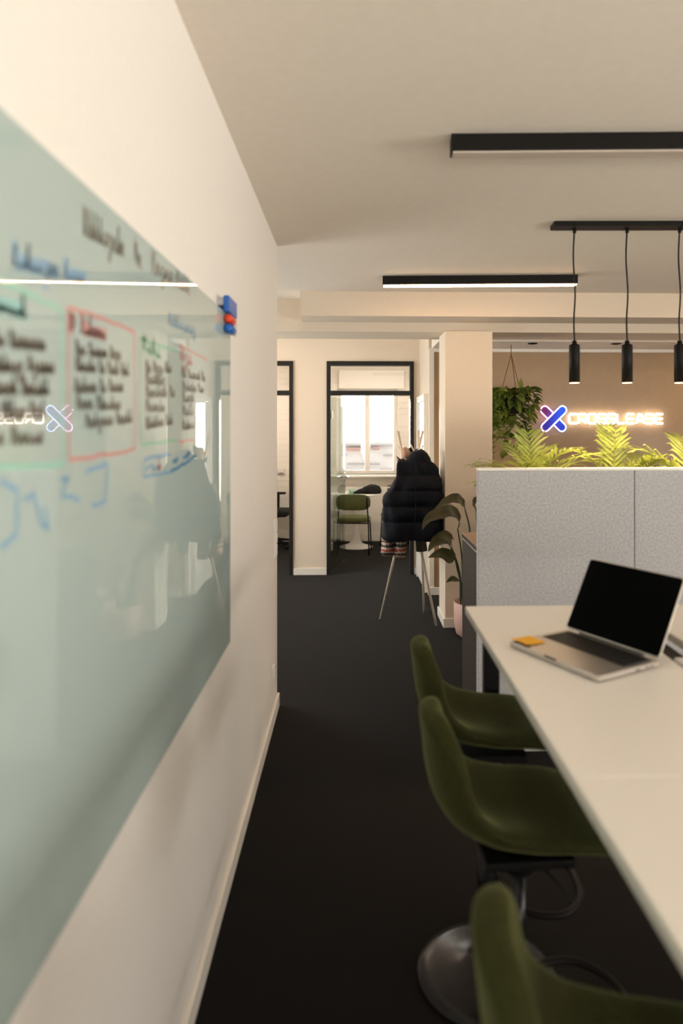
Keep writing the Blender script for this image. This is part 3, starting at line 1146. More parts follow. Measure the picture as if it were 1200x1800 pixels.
for k in range(75):
    t = rp.uniform(0, 2 * pi)
    heart_leaf(bm, (HX + rp.uniform(.105, .15) * cos(t), rp.uniform(.105, .15) * sin(t), rp.uniform(0.05, 0.33)), (cos(t) * .7, sin(t) * .7, rp.uniform(-0.9, 0.2)), rp.uniform(0.07, 0.12), rp.uniform(0.026, 0.042), rp)
heart_leaf(bm, (HX + 0.07, -0.05, 0.36), (0.05, -0.1, 1.6), 0.17, 0.036, rp)
obj('crown_leaves', bm, M['pothos'], hp, True)

# ================================================================== PARTITION, CABINET, PLANTERS
PY0, PY1, PX0, PZ = 3.40, 3.44, 0.622, 1.418
pt = thing('acoustic_partition', 'grey felt acoustic partition standing behind the far end of the table', 'partition', (PX0, PY0, 0))
seam = 1.417 - PX0
obj('felt_panel', boxo((0, 0, 0), (seam - 0.0015, 0.04, PZ - 0.008), 0.004), M['felt'], pt)
obj('felt_panel', boxo((seam + 0.0015, 0, 0), (3.2, 0.04, PZ - 0.008), 0.004), M['felt'], pt)
obj('top_rail', boxo((-0.001, -0.001, PZ - 0.008), (3.2, 0.041, PZ + 0.006), 0.002), M['trim'], pt)

CX = 0.642
cabz = 1.008
cb = thing('storage_cabinet', 'dark grey storage cabinet with taupe top behind the felt partition', 'cabinet', (CX, 3.455, 0))
obj('carcass', boxo((0, 0, 0), (2.6, 0.56, cabz - 0.034), 0.002), M['cabinet'], cb)
obj('upper_edge_strip', boxo((-0.002, -0.0, cabz - 0.0335), (2.6, 0.562, cabz - 0.028), 0.001), M['alu'], cb)
obj('top_panel', boxo((-0.002, 0, cabz - 0.0275), (2.6, 0.564, cabz - 0.004), 0.001), M['cabinet'], cb)
obj('top_surface', boxo((-0.003, -0.0005, cabz - 0.0035), (2.6, 0.565, cabz), 0.001), M['cabtop'], cb)


def frond(bm, base_p, az, L, rise, droop, rp, nl=9, lw=0.0075):
    """one feather palm frond with separate curved leaflets"""
    dv = Vector((cos(az), sin(az), 0))
    path = []
    for k in range(13):
        t = k / 12
        path.append(Vector(base_p) + dv * (L * (0.25 * t + 0.75 * t * t) * rise[0]) + Vector((0, 0, L * (rise[1] * t - droop * t * t))))
    tube(bm, path, [0.0035 * (1 - 0.8 * k / 12) + 0.0007 for k in range(13)], 5)
    for k in range(nl):
        t = 0.34 + 0.66 * k / (nl - 1)
        f = t * 12
        i = min(int(f), 11)
        p = path[i].lerp(path[i + 1], f - i)
        d = (path[i + 1] - path[i]).normalized()
        s = d.cross(Vector((0, 0, 1)))
        if s.length < .05:
            s = dv.cross(Vector((0, 0, 1)))
        s.normalize()
        up = s.cross(d).normalized()
        ll = L * 0.40 * (0.45 + 0.75 * sin(pi * min(1, (k + 1.2) / (nl + 0.5))) ** 0.8) * rp.uniform(.85, 1.1)
        for sg in (1, -1):
            dirv = (d * 0.8 + s * sg * 0.62 + up * rp.uniform(0.1, 0.35)).normalized()
            pts = [p + dirv * (ll * u) + Vector((0, 0, -ll * rp.uniform(.2, .4) * u * u)) for u in (0, .2, .5, .8, 1)]
            ribbon_leaf(bm, pts, [lw * q for q in (.25, .8, 1, .6, .05)], up.cross(dirv), 0.3, 2)


def palm(name, label, px, py, Y, fr, seed, wleaf=0.0078):
    b = at(px, py, Y)
    rp = random.Random(seed)
    t = thing(name, label, 'plant', (b.x, Y, cabz), 0, 'feather palms on the cabinet')
    bm = B()
    lathe(bm, [(0, 0), (0.085, 0), (0.105, 0.2), (0.115, 0.26), (0.108, 0.26), (0.1, 0.235), (0, 0.235)], 32)
    obj('pot', bm, M['whitepot'], t, True)
    bm = B()
    lathe(bm, [(0, 0.2351), (0.0995, 0.2351), (0.0995, 0.240), (0, 0.243)], 24)
    obj('soil', bm, M['soil'], t)
    for (az, L, ro, ri, dr) in fr:
        bm = B()
        frond(bm, (0.02 * cos(R(az)), 0.02 * sin(R(az)), 0.24), R(az), L * 0.90, (ro, ri), dr, rp, 9, wleaf)
        obj('frond', bm, M['palm'], t, True)


Yp = 3.70
palm('feather_palm', 'feather palm on the cabinet just left of the glowing emblem', 938, 820, Yp,
     [(175, .44, .75, 1.0, .55), (150, .40, .8, .95, .5), (120, .42, .45, 1.15, .4), (200, .38, .95, .75, .5), (230, .36, .6, .95, .35), (260, .36, .55, 1.0, .4),
      (300, .42, .6, 1.15, .45), (330, .44, .75, 1.05, .45), (5, .46, .9, .95, .45), (350, .42, 1.0, .65, .4), (60, .42, .5, 1.1, .4), (95, .40, .2, 1.15, .2), (20, .40, 1.0, .75, .45)], 1)
palm('feather_palm', 'upright feather palm below the last letters of the sign', 1076, 820, Yp - 0.03,
     [(95, .375, .15, 1.3, .2), (265, .36, .12, 1.3, .2), (180, .36, .5, 1.1, .35), (140, .32, .9, .8, .45), (215, .34, .8, .9, .45), (0, .36, .6, 1.05, .4), (320, .34, .8, .9, .4), (40, .34, .7, .95, .4), (195, .38, 1.0, .6, .4)], 2)
palm('feather_palm', 'bushy feather palm right of the upright one', 1118, 820, Yp + 0.06,
     [(60, .38, .5, 1.0, .35), (20, .42, .8, .9, .4), (0, .40, 1.0, .7, .4), (330, .40, .8, .85, .4), (280, .34, .5, 1.05, .35), (120, .34, .5, .95, .35), (350, .36, .9, .5, .3)], 3)
palm('feather_palm', 'rightmost feather palm with one frond arching left', 1210, 820, Yp - 0.06,
     [(172, .50, .75, 1.15, .55), (186, .36, .5, 1.0, .35), (20, .44, .7, 1.0, .45), (330, .42, .8, .9, .4), (80, .42, .3, 1.15, .3), (150, .34, .9, .6, .35)], 4)

# ================================================================== TALL POTTED PLANT
py_ = 5.30
tp = thing('potted_lily', 'tall dark leafed plant in a dusty pink pot between column and cabinet', 'potted plant', (0.93, py_, 0))
O = Vector((0.93, py_, 0))
bm = B()
lathe(bm, [(0, 0), (0.09, 0), (0.13, 0.03), (0.145, 0.1), (0.148, 0.27), (0.143, 0.275), (0.138, 0.268), (0.134, 0.22), (0, 0.22)], 36)
obj('pot', bm, M['pinkpot'], tp, True)
bm = B()
lathe(bm, [(0, 0.2205), (0.132, 0.2205), (0.132, 0.226), (0, 0.232)], 24)
obj('soil', bm, M['soil'], tp)


def lily(stem_px, leaf_px, widths, dy, tw=0.0, mats='lily'):
    """stem pixels (from soil upward) and blade pixels (from blade base to tip), at depth py_+dy"""
    bx, by_ = random.Random(str(stem_px)).uniform(-.04, .04), random.Random(str(leaf_px)).uniform(-.04, .04)
    top_ = at(leaf_px[0][0], leaf_px[0][1], py_ + dy) - O
    mids = [at(a, b, py_ + dy * 0.6) - O for a, b in stem_px]
    bm = B()
    path = spline([(bx, by_, 0.22)] + mids + [top_], 5)
    tube(bm, path, [0.0085 - 0.004 * k / len(path) for k in range(len(path))], 8)
    s = obj('stem', bm, M['stem'], tp, True)
    lp = [at(a, b, py_ + dy * (1 + 0.6 * k)) - O for k, (a, b) in enumerate(leaf_px)]
    lp = spline(lp, 5)
    n = len(lp)
    ws = []
    for k in range(n):
        t = k / (n - 1)
        ws.append(lerp_table([(0, 0.12), (0.15, 0.72), (0.4, 1.0), (0.7, 0.72), (0.9, 0.3), (1.0, 0.02)], t)[0] * widths)
    bm = B()
    ribbon_leaf(bm, lp, ws, Vector((0.25 + tw, 1.0, 0.55)), 0.22, 6, 0.06)
    obj('leaf_blade', bm, M[mats], s, True)


lily([(823, 1030), (826, 940)], [(817, 895), (812, 884), (800, 878), (781, 884), (760, 900)], 0.055, -0.10)
lily([(815, 1040), (811, 975)], [(804, 929), (806, 912), (794, 900), (772, 904), (752, 913), (742, 932)], 0.056, -0.18)
lily([(816, 1060), (806, 1000)], [(793, 960), (790, 948), (778, 947), (764, 955), (752, 970)], 0.060, -0.14)
lily([(813, 1060), (808, 1010)], [(800, 981), (790, 979), (774, 972), (752, 980)], 0.050, -0.20, 0.5)
lily([(811, 1070)], [(808, 1021), (798, 1018), (792, 1019), (784, 1024)], 0.026, -0.06)
lily([(840, 1000), (838, 930)], [(836, 900), (834, 886), (842, 878), (858, 890)], 0.06, 0.05)
lily([(806, 1010), (800, 985)], [(791, 962), (786, 950), (793, 942), (798, 950)], 0.03, 0.02)
lily([(840, 1020), (850, 930)], [(858, 880), (866, 866), (880, 862), (905, 880)], 0.06, 0.04)
lily([(842, 1030), (862, 950)], [(876, 920), (888, 905), (905, 905), (930, 930)], 0.06, -0.05)
lily([(838, 1050), (858, 1010)], [(874, 990), (886, 980), (900, 984), (918, 1005)], 0.05, 0.08)

# ================================================================== COAT RACK AND COATS
cr = thing('coat_rack', 'light wooden pole coat rack on splayed legs beside the column', 'coat rack', (0.50, 5.80, 0))
O = Vector((0.50, 5.80, 0))


def pole(foot, topp):
    f, t = Vector(foot) - O, Vector(topp) - O
    bm = B()
    tube(bm, [f, f.lerp(t, .5), t], [0.010, 0.0125, 0.0105], 12)
    p = obj('pole', bm, M['wood'], cr, True)
    p['label'] = 'slanting pole, one of three crossing'
    return f, t, p


tips = []
for foot, (tx, ty, tY) in [((0.228, 5.816, 0.0), (743, 757, 5.77)), ((0.620, 5.983, 0.0), (735, 757, 5.62)), ((0.679, 5.599, 0.0), (699, 758, 5.96))]:
    tips.append(pole(foot, at(tx, ty, tY)))
for (f, t, p), (hx_, hy_, hY) in zip(tips, [(744, 783, 5.74), (722, 782, 5.60), (700, 784, 5.95)]):
    e = at(hx_, hy_, hY) - O
    s = f.lerp(t, 0.84)
    bm = B()
    tube(bm, [s, e], [0.007, 0.006], 8)
    obj('peg', bm, M['wood'], p, True)


def garment(name, label, m, rows, Y, depth, seams=(), cat='coat', amp=0.016, seed=0, parts=()):
    """hanging garment from silhouette rows (pixel y, x_left, x_right); puffed between seam heights"""
    rg = random.Random(seed)
    rows = sorted(rows)
    ytop, ybot = rows[0][0], rows[-1][0]
    c0 = at((rows[-1][1] + rows[-1][2]) / 2, ybot, Y)
    t = thing(name, label, cat, (c0.x, Y, c0.z))
    bm = B()
    n = 40
    rings = []
    NY_ = int((ybot - ytop) / 2.2) + 2
    ph = [rg.uniform(0, 6) for _ in range(6)]
    for k in range(NY_ + 1):
        y = ytop + (ybot - ytop) * k / NY_
        xl, xr = lerp_table([(r[0], r[1], r[2]) for r in rows], y)
        a, b = at(xl, y, Y), at(xr, y, Y)
        cxx, hw, z = (a.x + b.x) / 2, (b.x - a.x) / 2, a.z
        puff = 0.0
        if seams:
            ss = [ytop - 20] + list(seams) + [ybot + 6]
            for s0, s1 in zip(ss, ss[1:]):
                if s0 <= y <= s1:
                    puff = amp * (sin(pi * (y - s0) / (s1 - s0)) ** 0.5) - amp * 0.7
        dp = depth * (0.35 + 0.65 * min(1, (y - ytop) / (0.35 * (ybot - ytop) + 1e-6)))
        ring = []
        for j in range(n):
            th = 2 * pi * j / n
            ca, sa = cos(th), sin(th)
            wob = 0.010 * sin(3 * th + ph[0] + 2.0 * z) + 0.007 * sin(5 * th + ph[1] - 5 * z) + 0.005 * sin(9 * th + ph[2] + 14 * z)
            r = 1.0
            xx = cxx + (abs(ca) ** 0.85) * math.copysign(1, ca) * (hw + puff * 0.6 + wob * 0.35 * abs(ca))
            yy = Y + (abs(sa) ** 0.8) * math.copysign(1, sa) * (dp + puff * 1.4 + wob * 1.6)
            ring.append(bm.verts.new(Vector((xx, yy, z)) - c0))
        rings.append(ring)
    for a, b in zip(rings, rings[1:]):
        for j in range(n):
            bm.faces.new((a[j], a[(j + 1) % n], b[(j + 1) % n], b[j]))
    bm.faces.new(rings[0])
    bm.faces.new(rings[-1][::-1])
    obj('body', bm, m, t, True)
    return t, c0


vest, v0 = garment('puffer_vest', 'black quilted puffer vest hanging at the front of the coat rack', M['puffer'],
                   [(811, 700, 757), (816, 698, 764), (825, 697, 771), (840, 695, 774), (855, 688, 777), (864, 680, 778), (871, 675, 779), (880, 673, 779),
                    (905, 672, 778), (930, 671, 775), (944, 670, 770), (949, 674, 764)], 5.60, 0.085, (836, 862, 890, 917), seed=3)
# raised collar of the vest
bm = B()
ring_prev = None
for (y, xl, xr) in [(814, 708, 758), (805, 716, 756), (797, 722, 751), (793, 728, 746)]:
    a, b = at(xl, y, 5.62), at(xr, y, 5.62)
    ring = []
    for j in range(20):
        th = 2 * pi * j / 20
        ring.append(bm.verts.new(Vector(((a.x + b.x) / 2 + (b.x - a.x) / 2 * cos(th), 5.62 + 0.055 * sin(th), a.z + 0.02 * sin(th))) - v0))
    if ring_prev:
        for j in range(20):
            bm.faces.new((ring_prev[j], ring_prev[(j + 1) % 20], ring[(j + 1) % 20], ring[j]))
    ring_prev = ring
bm.faces.new(ring_prev)
obj('collar', bm, M['puffer'], vest, True)
bm = B()
ym = at(733, 880, 5.60)
tube(bm, spline([at(731, 812, 5.555) - v0, at(731, 836, 5.525) - v0, at(730, 862, 5.512) - v0, at(730, 890, 5.505) - v0, at(729, 917, 5.505) - v0, at(728, 944, 5.51) - v0], 4), 0.004, 6)
obj('back_seam', bm, M['puffer'], vest, True)

jk, j0 = garment('winter_jacket', 'bulky dark jacket hanging behind the puffer vest, its shoulder at the column', M['jacket'],
                 [(822, 742, 768), (850, 738, 777), (864, 736, 779), (872, 735, 782), (882, 734, 783), (905, 732, 782), (930, 735, 779), (944, 740, 772), (950, 746, 762)], 5.80, 0.09, (862, 892, 920), seed=8)
bm = B()
sp_ = [at(757, 872, 5.76) - j0, at(745, 905, 5.745) - j0, at(739, 938, 5.74) - j0, at(741, 968, 5.745) - j0]
tube(bm, spline(sp_, 6), [0.03 + 0.001 * k for k in range(19)], 16)
o = obj('sleeve', bm, M['olive'], jk, True)
o['label'] = 'grey olive sleeve hanging below the coats'

kc, k0 = garment('nordic_cardigan', 'patterned nordic knit cardigan under the black vest, banded cuffs showing', M['knit'],
                 [(806, 706, 720), (820, 702, 726), (860, 690, 732), (905, 684, 734), (944, 682, 730)], 5.735, 0.035, (), seed=5)
for pxs in [[(690, 850), (684, 900), (681, 945), (680.5, 974)], [(708, 860), (706, 905), (704, 950), (702, 977)]]:
    bm = B()
    pts = [at(a, b, 5.60 + (0.13 if i < 3 else 0.06)) - k0 for i, (a, b) in enumerate(pxs)]
    if pxs[0][0] > 700:
        pts = [p + Vector((0, -0.0, 0)) for p in pts]
    pth = spline(pts, 6)
    tube(bm, pth, [0.040 + 0.0008 * k for k in range(len(pth))], 20)
    obj('sleeve', bm, M['knit'], kc, True)
bm = B()
lathe(bm, [(0, -0.03), (0.03, -0.02), (0.042, 0.02), (0.03, 0.06), (0, 0.075)], 18, at(713, 801, 5.80) - k0)
for v in bm.verts:
    v.co += Vector((0.008 * sin(v.co.z * 90), 0.006 * cos(v.co.x * 110), 0))
o = obj('collar', bm, M['fleece'], kc, True)
o['label'] = 'pinkish fleece collar'
bm = B()
for k in range(26):
    a = random.Random(k).uniform(0, 2 * pi)
    q = at(712, 811, 5.72) - k0 + Vector((0.045 * cos(a), 0.03 * sin(a), 0.012 * sin(3 * a)))
    tube(bm, [q, q + Vector((0.03 * cos(a), 0.02 * sin(a), 0.025 + 0.01 * sin(5 * a)))], [0.008, 0.001], 5)
o = obj('fur_trim', bm, M['fur'], kc, True)
o['label'] = 'brown fur trim'

cp = thing('dark_cap', 'dark peaked cap hooked on a coat rack pole beside the doorframe', 'cap', at(721, 798, 5.93))
bm = B()
v = [(-0.018, 0, -0.02), (0.028, 0, -0.02), (0.030, 0, 0.085), (0.02, 0, 0.078), (-0.035, 0, 0.035)]
f0 = [bm.verts.new(Vector(q) + Vector((0, -0.03, 0))) for q in v]
f1 = [bm.verts.new(Vector(q) * 0.9 + Vector((0, 0.03, 0))) for q in v]
bm.faces.new(f0)
bm.faces.new(f1[::-1])
for k in range(5):
    bm.faces.new((f0[k], f0[(k + 1) % 5], f1[(k + 1) % 5], f1[k]))
bmesh.ops.bevel(bm, geom=bm.edges[:], offset=0.006, segments=2, affect='EDGES')
obj('crown', bm, M['jacket'], cp, True)

# ================================================================== TABLE
TZ, TX0, TX1, TYF = 1.03, 0.372, 0.814, 2.262
tb = thing('high_table', 'long white high table with black legs and a middle cable gap', 'table', (TX0, TYF, 0))
TH = 0.026


def slab(x0, x1, y0, y1):
    bm = boxo((x0, y0, TZ - TH), (x1, y1, TZ), 0.0025)
    o = obj('tabletop', bm, M['table'], tb)
    bm = B()
    box(bm, (x0 - 0.0012, y0 + 0.004, TZ - TH + 0.003), (x0 + 0.001, y1 - 0.004, TZ - 0.003))
    obj('edge_band', bm, M['edge'], o)


j = 1.145 - TYF
for x0, x1 in ((0, TX1 - TX0), (0.545, 0.99)):
    slab(x0, x1, j + 0.0012, 0)
    slab(x0, x1, -3.4, j - 0.0012)
for s in (0.079, 0.911):
    for yy in (-0.034, -1.95):
        bm = B()
        lean = 0.0
        bmesh.ops.create_cube(bm, size=1)
        for v in bm.verts:
            z = (v.co.z + 0.5) * (TZ - TH - 0.02)
            t = 1 - z / (TZ - TH)
            v.co = Vector((s + v.co.x * 0.05 + lean * t, yy + v.co.y * 0.042, z))
        bmesh.ops.bevel(bm, geom=bm.edges[:], offset=0.003, segments=1, affect='EDGES')
        obj('leg', bm, M['black'], tb)
bm = B()
box(bm, (0.03, -0.055, TZ - TH - 0.04), (0.96, -0.013, TZ - TH - 0.0005))
box(bm, (0.03, -1.98, TZ - TH - 0.04), (0.96, -1.92, TZ - TH - 0.0005))
box(bm, (0.465, -3.2, TZ - TH - 0.05), (0.525, -0.05, TZ - TH - 0.002))
obj('frame', bm, M['black'], tb)
bm = B()
box(bm, (TX1 - TX0 + 0.006, -3.2, TZ - 0.075), (0.539, -0.004, TZ - 0.07))
box(bm, (TX1 - TX0 + 0.004, -3.2, TZ - 0.075), (TX1 - TX0 + 0.007, -0.004, TZ - 0.026))
o = obj('cable_tray', bm, mat('dark_green_lacquer', (0.03, 0.04, 0.028), 0.4), tb)
o['label'] = 'dark green cable tray'
ch = thing('power_adapter', 'small white power adapter lying in the table gap right of the laptop', 'charger', (0.872, 1.735, TZ - 0.0698))
obj('body', boxo((-0.025, -0.03, 0), (0.025, 0.05, 0.055), 0.007, 3), M['white'], ch)
bm = B()
tube(bm, spline([(0, 0.05, 0.02), (-0.01, 0.12, 0.006), (0.01, 0.2, 0.006), (-0.02, 0.3, 0.006)], 6), 0.0022, 6)
obj('cable', bm, M['black'], ch, True)

# ================================================================== LAPTOP
la = thing('laptop', 'open silver laptop with black screen on the white high table', 'laptop', (0.42, 1.84, TZ), R(-62))
LW, LD, LT = 0.3126, 0.2212, 0.0155


def rounded_slab(bm, x0, y0, x1, y1, z0, z1, r, n=6, bev=0.0):
    loop = []
    for cx_, cy_, a0 in ((x1 - r, y1 - r, 0), (x0 + r, y1 - r, 90), (x0 + r, y0 + r, 180), (x1 - r, y0 + r, 270)):
        for k in range(n + 1):
            a = R(a0 + 90 * k / n)
            loop.append((cx_ + r * cos(a), cy_ + r * sin(a)))
    lays = [(z0, bev), (z0 + bev, 0), (z1 - bev, 0), (z1, bev)] if bev else [(z0, 0), (z1, 0)]
    mx, my = (x0 + x1) / 2, (y0 + y1) / 2
    rings = []
    for z, ins in lays:
        rings.append([bm.verts.new((mx + (a - mx) * (1 - 2 * ins / (x1 - x0)), my + (b - my) * (1 - 2 * ins / (y1 - y0)), z)) for a, b in loop])
    for a, b in zip(rings, rings[1:]):
        for k in range(len(loop)):
            k2 = (k + 1) % len(loop)
            bm.faces.new((a[k], a[k2], b[k2], b[k]))
    bm.faces.new(rings[0][::-1])
    bm.faces.new(rings[-1])
    return bm


obj('base', rounded_slab(B(), 0, 0, LW, LD, 0.0015, LT, 0.010, bev=0.003), M['alu'], la)
kb = obj('keyboard_well', boxo((0.018, 0.106, LT), (LW - 0.018, 0.205, LT + 0.0004)), M['keys'], la)
kw = (LW - 0.040) / 14
for r_ in range(6):
    bm = B()
    for c_ in range(14):
        if r_ == 0 and 3 < c_ < 9:
            continue
        x0 = 0.020 + c_ * kw
        y0 = 0.108 + r_ * 0.0160
        box(bm, (x0 + 0.001, y0 + 0.001, LT + 0.0004), (x0 + kw - 0.001, y0 + 0.0148, LT + 0.0014))
    if r_ == 0:
        box(bm, (0.020 + 4 * kw + 0.001, 0.109, LT + 0.0004), (0.020 + 9 * kw - 0.001, 0.1228, LT + 0.0014))
    obj('key_row', bm, M['keys'], kb)
obj('trackpad', rounded_slab(B(), LW / 2 - 0.064, 0.012, LW / 2 + 0.064, 0.092, LT, LT + 0.0003, 0.004), M['alu'], la)
obj('finger_notch', boxo((LW / 2 - 0.02, -0.0003, LT - 0.004), (LW / 2 + 0.02, 0.003, LT + 0.0002)), M['keys'], la)
for k, (a, b) in enumerate([(0.128, 0.142), (0.165, 0.175), (0.182, 0.192)]):
    obj('port', boxo((LW - 0.001, a, 0.006), (LW + 0.0003, b, 0.010)), M['keys'], la)
lid = rounded_slab(B(), 0, 0, LW, 0.214, 0.0, 0.0048, 0.010, bev=0.0015)
lo_ = obj('lid', lid, M['alu'], la)
lo_.location = (0, LD - 0.004, LT + 0.003)
lo_.rotation_euler = (R(90 - 28), 0, 0)
sc_ = obj('screen', rounded_slab(B(), 0.0025, 0.004, LW - 0.0025, 0.2115, 0.0049, 0.0056, 0.009), M['screen'], lo_)
bm = B()
tube(bm, [(0.05, LD - 0.004, LT + 0.001), (LW - 0.05, LD - 0.004, LT + 0.001)], 0.004, 10)
obj('hinge_bar', bm, M['keys'], la)

sn = thing('sticky_notes', 'small orange sticky notes on the left palm rest of the laptop', 'sticky notes', (0.42, 1.84, TZ + LT + 0.0005), R(-62))
bm = B()
for k in range(6):
    a = -0.3 + 0.05 * (k % 2)
    g = rounded_slab(B(), 0, 0, .01, .01, 0, .001, .002)
    g.free()
bmesh.ops.create_grid(bm, x_segments=5, y_segments=5, size=0.5)
for v in bm.verts:
    x_, y_ = v.co.x, v.co.y
    v.co = Vector((0.034 + x_ * 0.060, 0.038 + y_ * 0.068, 0.0012 + 0.007 * max(0, -y_ + 0.1) ** 2 * 2))
r_ = bmesh.ops.extrude_face_region(bm, geom=bm.faces[:])
for v in [q for q in r_['geom'] if isinstance(q, bmesh.types.BMVert)]:
    v.co.z += 0.0016
obj('notes', bm, M['note'], sn)

# ================================================================== BAR STOOLS
def make_stool():
    t = thing('bar_stool', '', 'bar stool', (0, 0, 0), 0, 'olive bar stools along the high table')
    # u, x, z, half width, rim lift, forward curl
    prof = [(0.00, 0.190, 0.690, 0.095, 0.0, 0.0), (0.05, 0.195, 0.712, 0.125, 0.0, 0.0), (0.11, 0.185, 0.735, 0.145, 0.004, 0.0), (0.22, 0.11, 0.745, 0.158, 0.014, 0.0),
            (0.36, 0.0, 0.738, 0.160, 0.032, 0.0), (0.46, -0.09, 0.742, 0.158, 0.048, 0.012), (0.54, -0.15, 0.768, 0.154, 0.055, 0.032), (0.62, -0.178, 0.815, 0.150, 0.035, 0.044),
            (0.72, -0.190, 0.870, 0.143, 0.006, 0.046)]
    for k in range(1, 9):
        a = k / 8 * R(83)
        prof.append((0.72 + 0.28 * k / 8, -0.190 - 0.012 * sin(a), 0.870 + 0.125 * sin(a), 0.143 * cos(a) ** 0.80, 0.006 * cos(a) ** 2, 0.046 * cos(a) ** 1.5))
    nu, nv = 44, 12
    bm = B()

    def P(u, v):
        x, z, hw, lift, fwd = lerp_table(prof, min(max(u, 0), 1))
        hw += 0.018
        return Vector((x + fwd * v * v, hw * v, z + lift * v * v))
    rings = []
    for i in range(nu + 1):
        u = i / nu
        vs_ = [sin(pi / 2 * (2 * k / nv - 1)) for k in range(nv + 1)]
        front, back = [], []
        for v in vs_:
            p = P(u, v)
            du = P(min(u + .03, 1), v) - P(max(u - .03, 0), v)
            dv = P(u, min(v + .05, 1)) - P(u, max(v - .05, -1))
            n_ = du.cross(dv)
            n_.normalize()
            eu = min(1.0, (u + 0.004) / 0.06, (1.004 - u) / 0.07) ** 0.5
            h = 0.027 * (1 - abs(v) ** 5) ** 0.5 * eu
            front.append(p + n_ * h)
            back.append(p - n_ * h)
        rings.append([bm.verts.new(q) for q in front] + [bm.verts.new(q) for q in back[-2:0:-1]])
    for a, b in zip(rings, rings[1:]):
        n_ = len(a)
        for k in range(n_):
            bm.faces.new((a[k], a[(k + 1) % n_], b[(k + 1) % n_], b[k]))
    bm.faces.new(rings[0])
    bm.faces.new(rings[-1][::-1])
    for _ in range(3):
        bmesh.ops.smooth_vert(bm, verts=bm.verts, factor=0.4, use_axis_x=True, use_axis_y=True, use_axis_z=True)
    o = obj('upholstered_shell', bm, M['velvet'], t, True)
    subsurf(o, 1)
    bm = B()
    box(bm, (-0.10, -0.10, 0.675), (0.10, 0.10, 0.695), 0.005)
    lathe(bm, [(0, 0.62), (0.035, 0.62), (0.055, 0.675), (0, 0.675)], 20)
    obj('seat_plate', bm, M['black'], t)
    bm = B()
    lathe(bm, [(0, 0.30), (0.017, 0.30), (0.017, 0.62), (0, 0.62)], 20)
    obj('gas_lift', bm, M['glossblack'], t, True)
    bm = B()
    lathe(bm, [(0, 0.02), (0.028, 0.02), (0.028, 0.36), (0.024, 0.365), (0, 0.365)], 24)
    obj('column', bm, M['glossblack'], t, True)
    bm = B()
    pts = [(0.02, 0, 0.28)]
    loop = [(0.03, -0.02, 0.28), (0.08, -0.13, 0.28), (0.18, -0.15, 0.28), (0.25, -0.09, 0.28), (0.265, 0, 0.28), (0.25, 0.09, 0.28), (0.18, 0.15, 0.28), (0.08, 0.13, 0.28), (0.03, 0.02, 0.28)]
    tube(bm, spline(loop, 5), 0.010, 10)
    obj('footrest', bm, M['black'], t, True)
    bm = B()
    lathe(bm, [(0, 0), (0.205, 0), (0.208, 0.004), (0.205, 0.010), (0.17, 0.020), (0.12, 0.030), (0.07, 0.042), (0.045, 0.058), (0.034, 0.085), (0.031, 0.12), (0, 0.12)], 56)
    obj('base_plate', bm, M['glossblack'], t, True)
    bm = B()
    tube(bm, spline([(0.03, -0.04, 0.66), (0.05, -0.10, 0.655), (0.07, -0.15, 0.64)], 5), 0.004, 8)
    obj('height_lever', bm, M['glossblack'], t, True)
    return t


s0 = make_stool()
spots = [((0.395, 2.015), 0, 'olive velvet bar stool farthest from the camera at the end of the white table'),
         ((0.375, 1.545), 3, 'olive velvet bar stool between two others at the white table'),
         ((0.375, 0.845), -5, 'olive velvet bar stool nearest the camera, cropped by the lower edge')]
for k, ((x, y), rz, lab) in enumerate(spots):
    s = s0 if k == 0 else copy_tree(s0)
    s.location = (x, y, 0)
    s.rotation_euler = (0, 0, R(rz))
    s['label'] = lab

# ================================================================== MEETING ROOM
rt = thing('round_table', 'round white pedestal table under the meeting room window', 'table', (0.035, 9.38, 0))
bm = B()
lathe(bm, [(0, 0.715), (0.30, 0.715), (0.345, 0.726), (0.35, 0.733), (0.345, 0.738), (0, 0.738)], 56)
obj('tabletop', bm, M['white'], rt, True)
bm = B()
lathe(bm, [(0, 0), (0.228, 0), (0.23, 0.004), (0.20, 0.014), (0.14, 0.028), (0.09, 0.055), (0.06, 0.11), (0.045, 0.2), (0.036, 0.32), (0.032, 0.45), (0.036, 0.56), (0.055, 0.65), (0.10, 0.705), (0.12, 0.7145), (0, 0.7145)], 48)
obj('pedestal', bm, M['white'], rt, True)


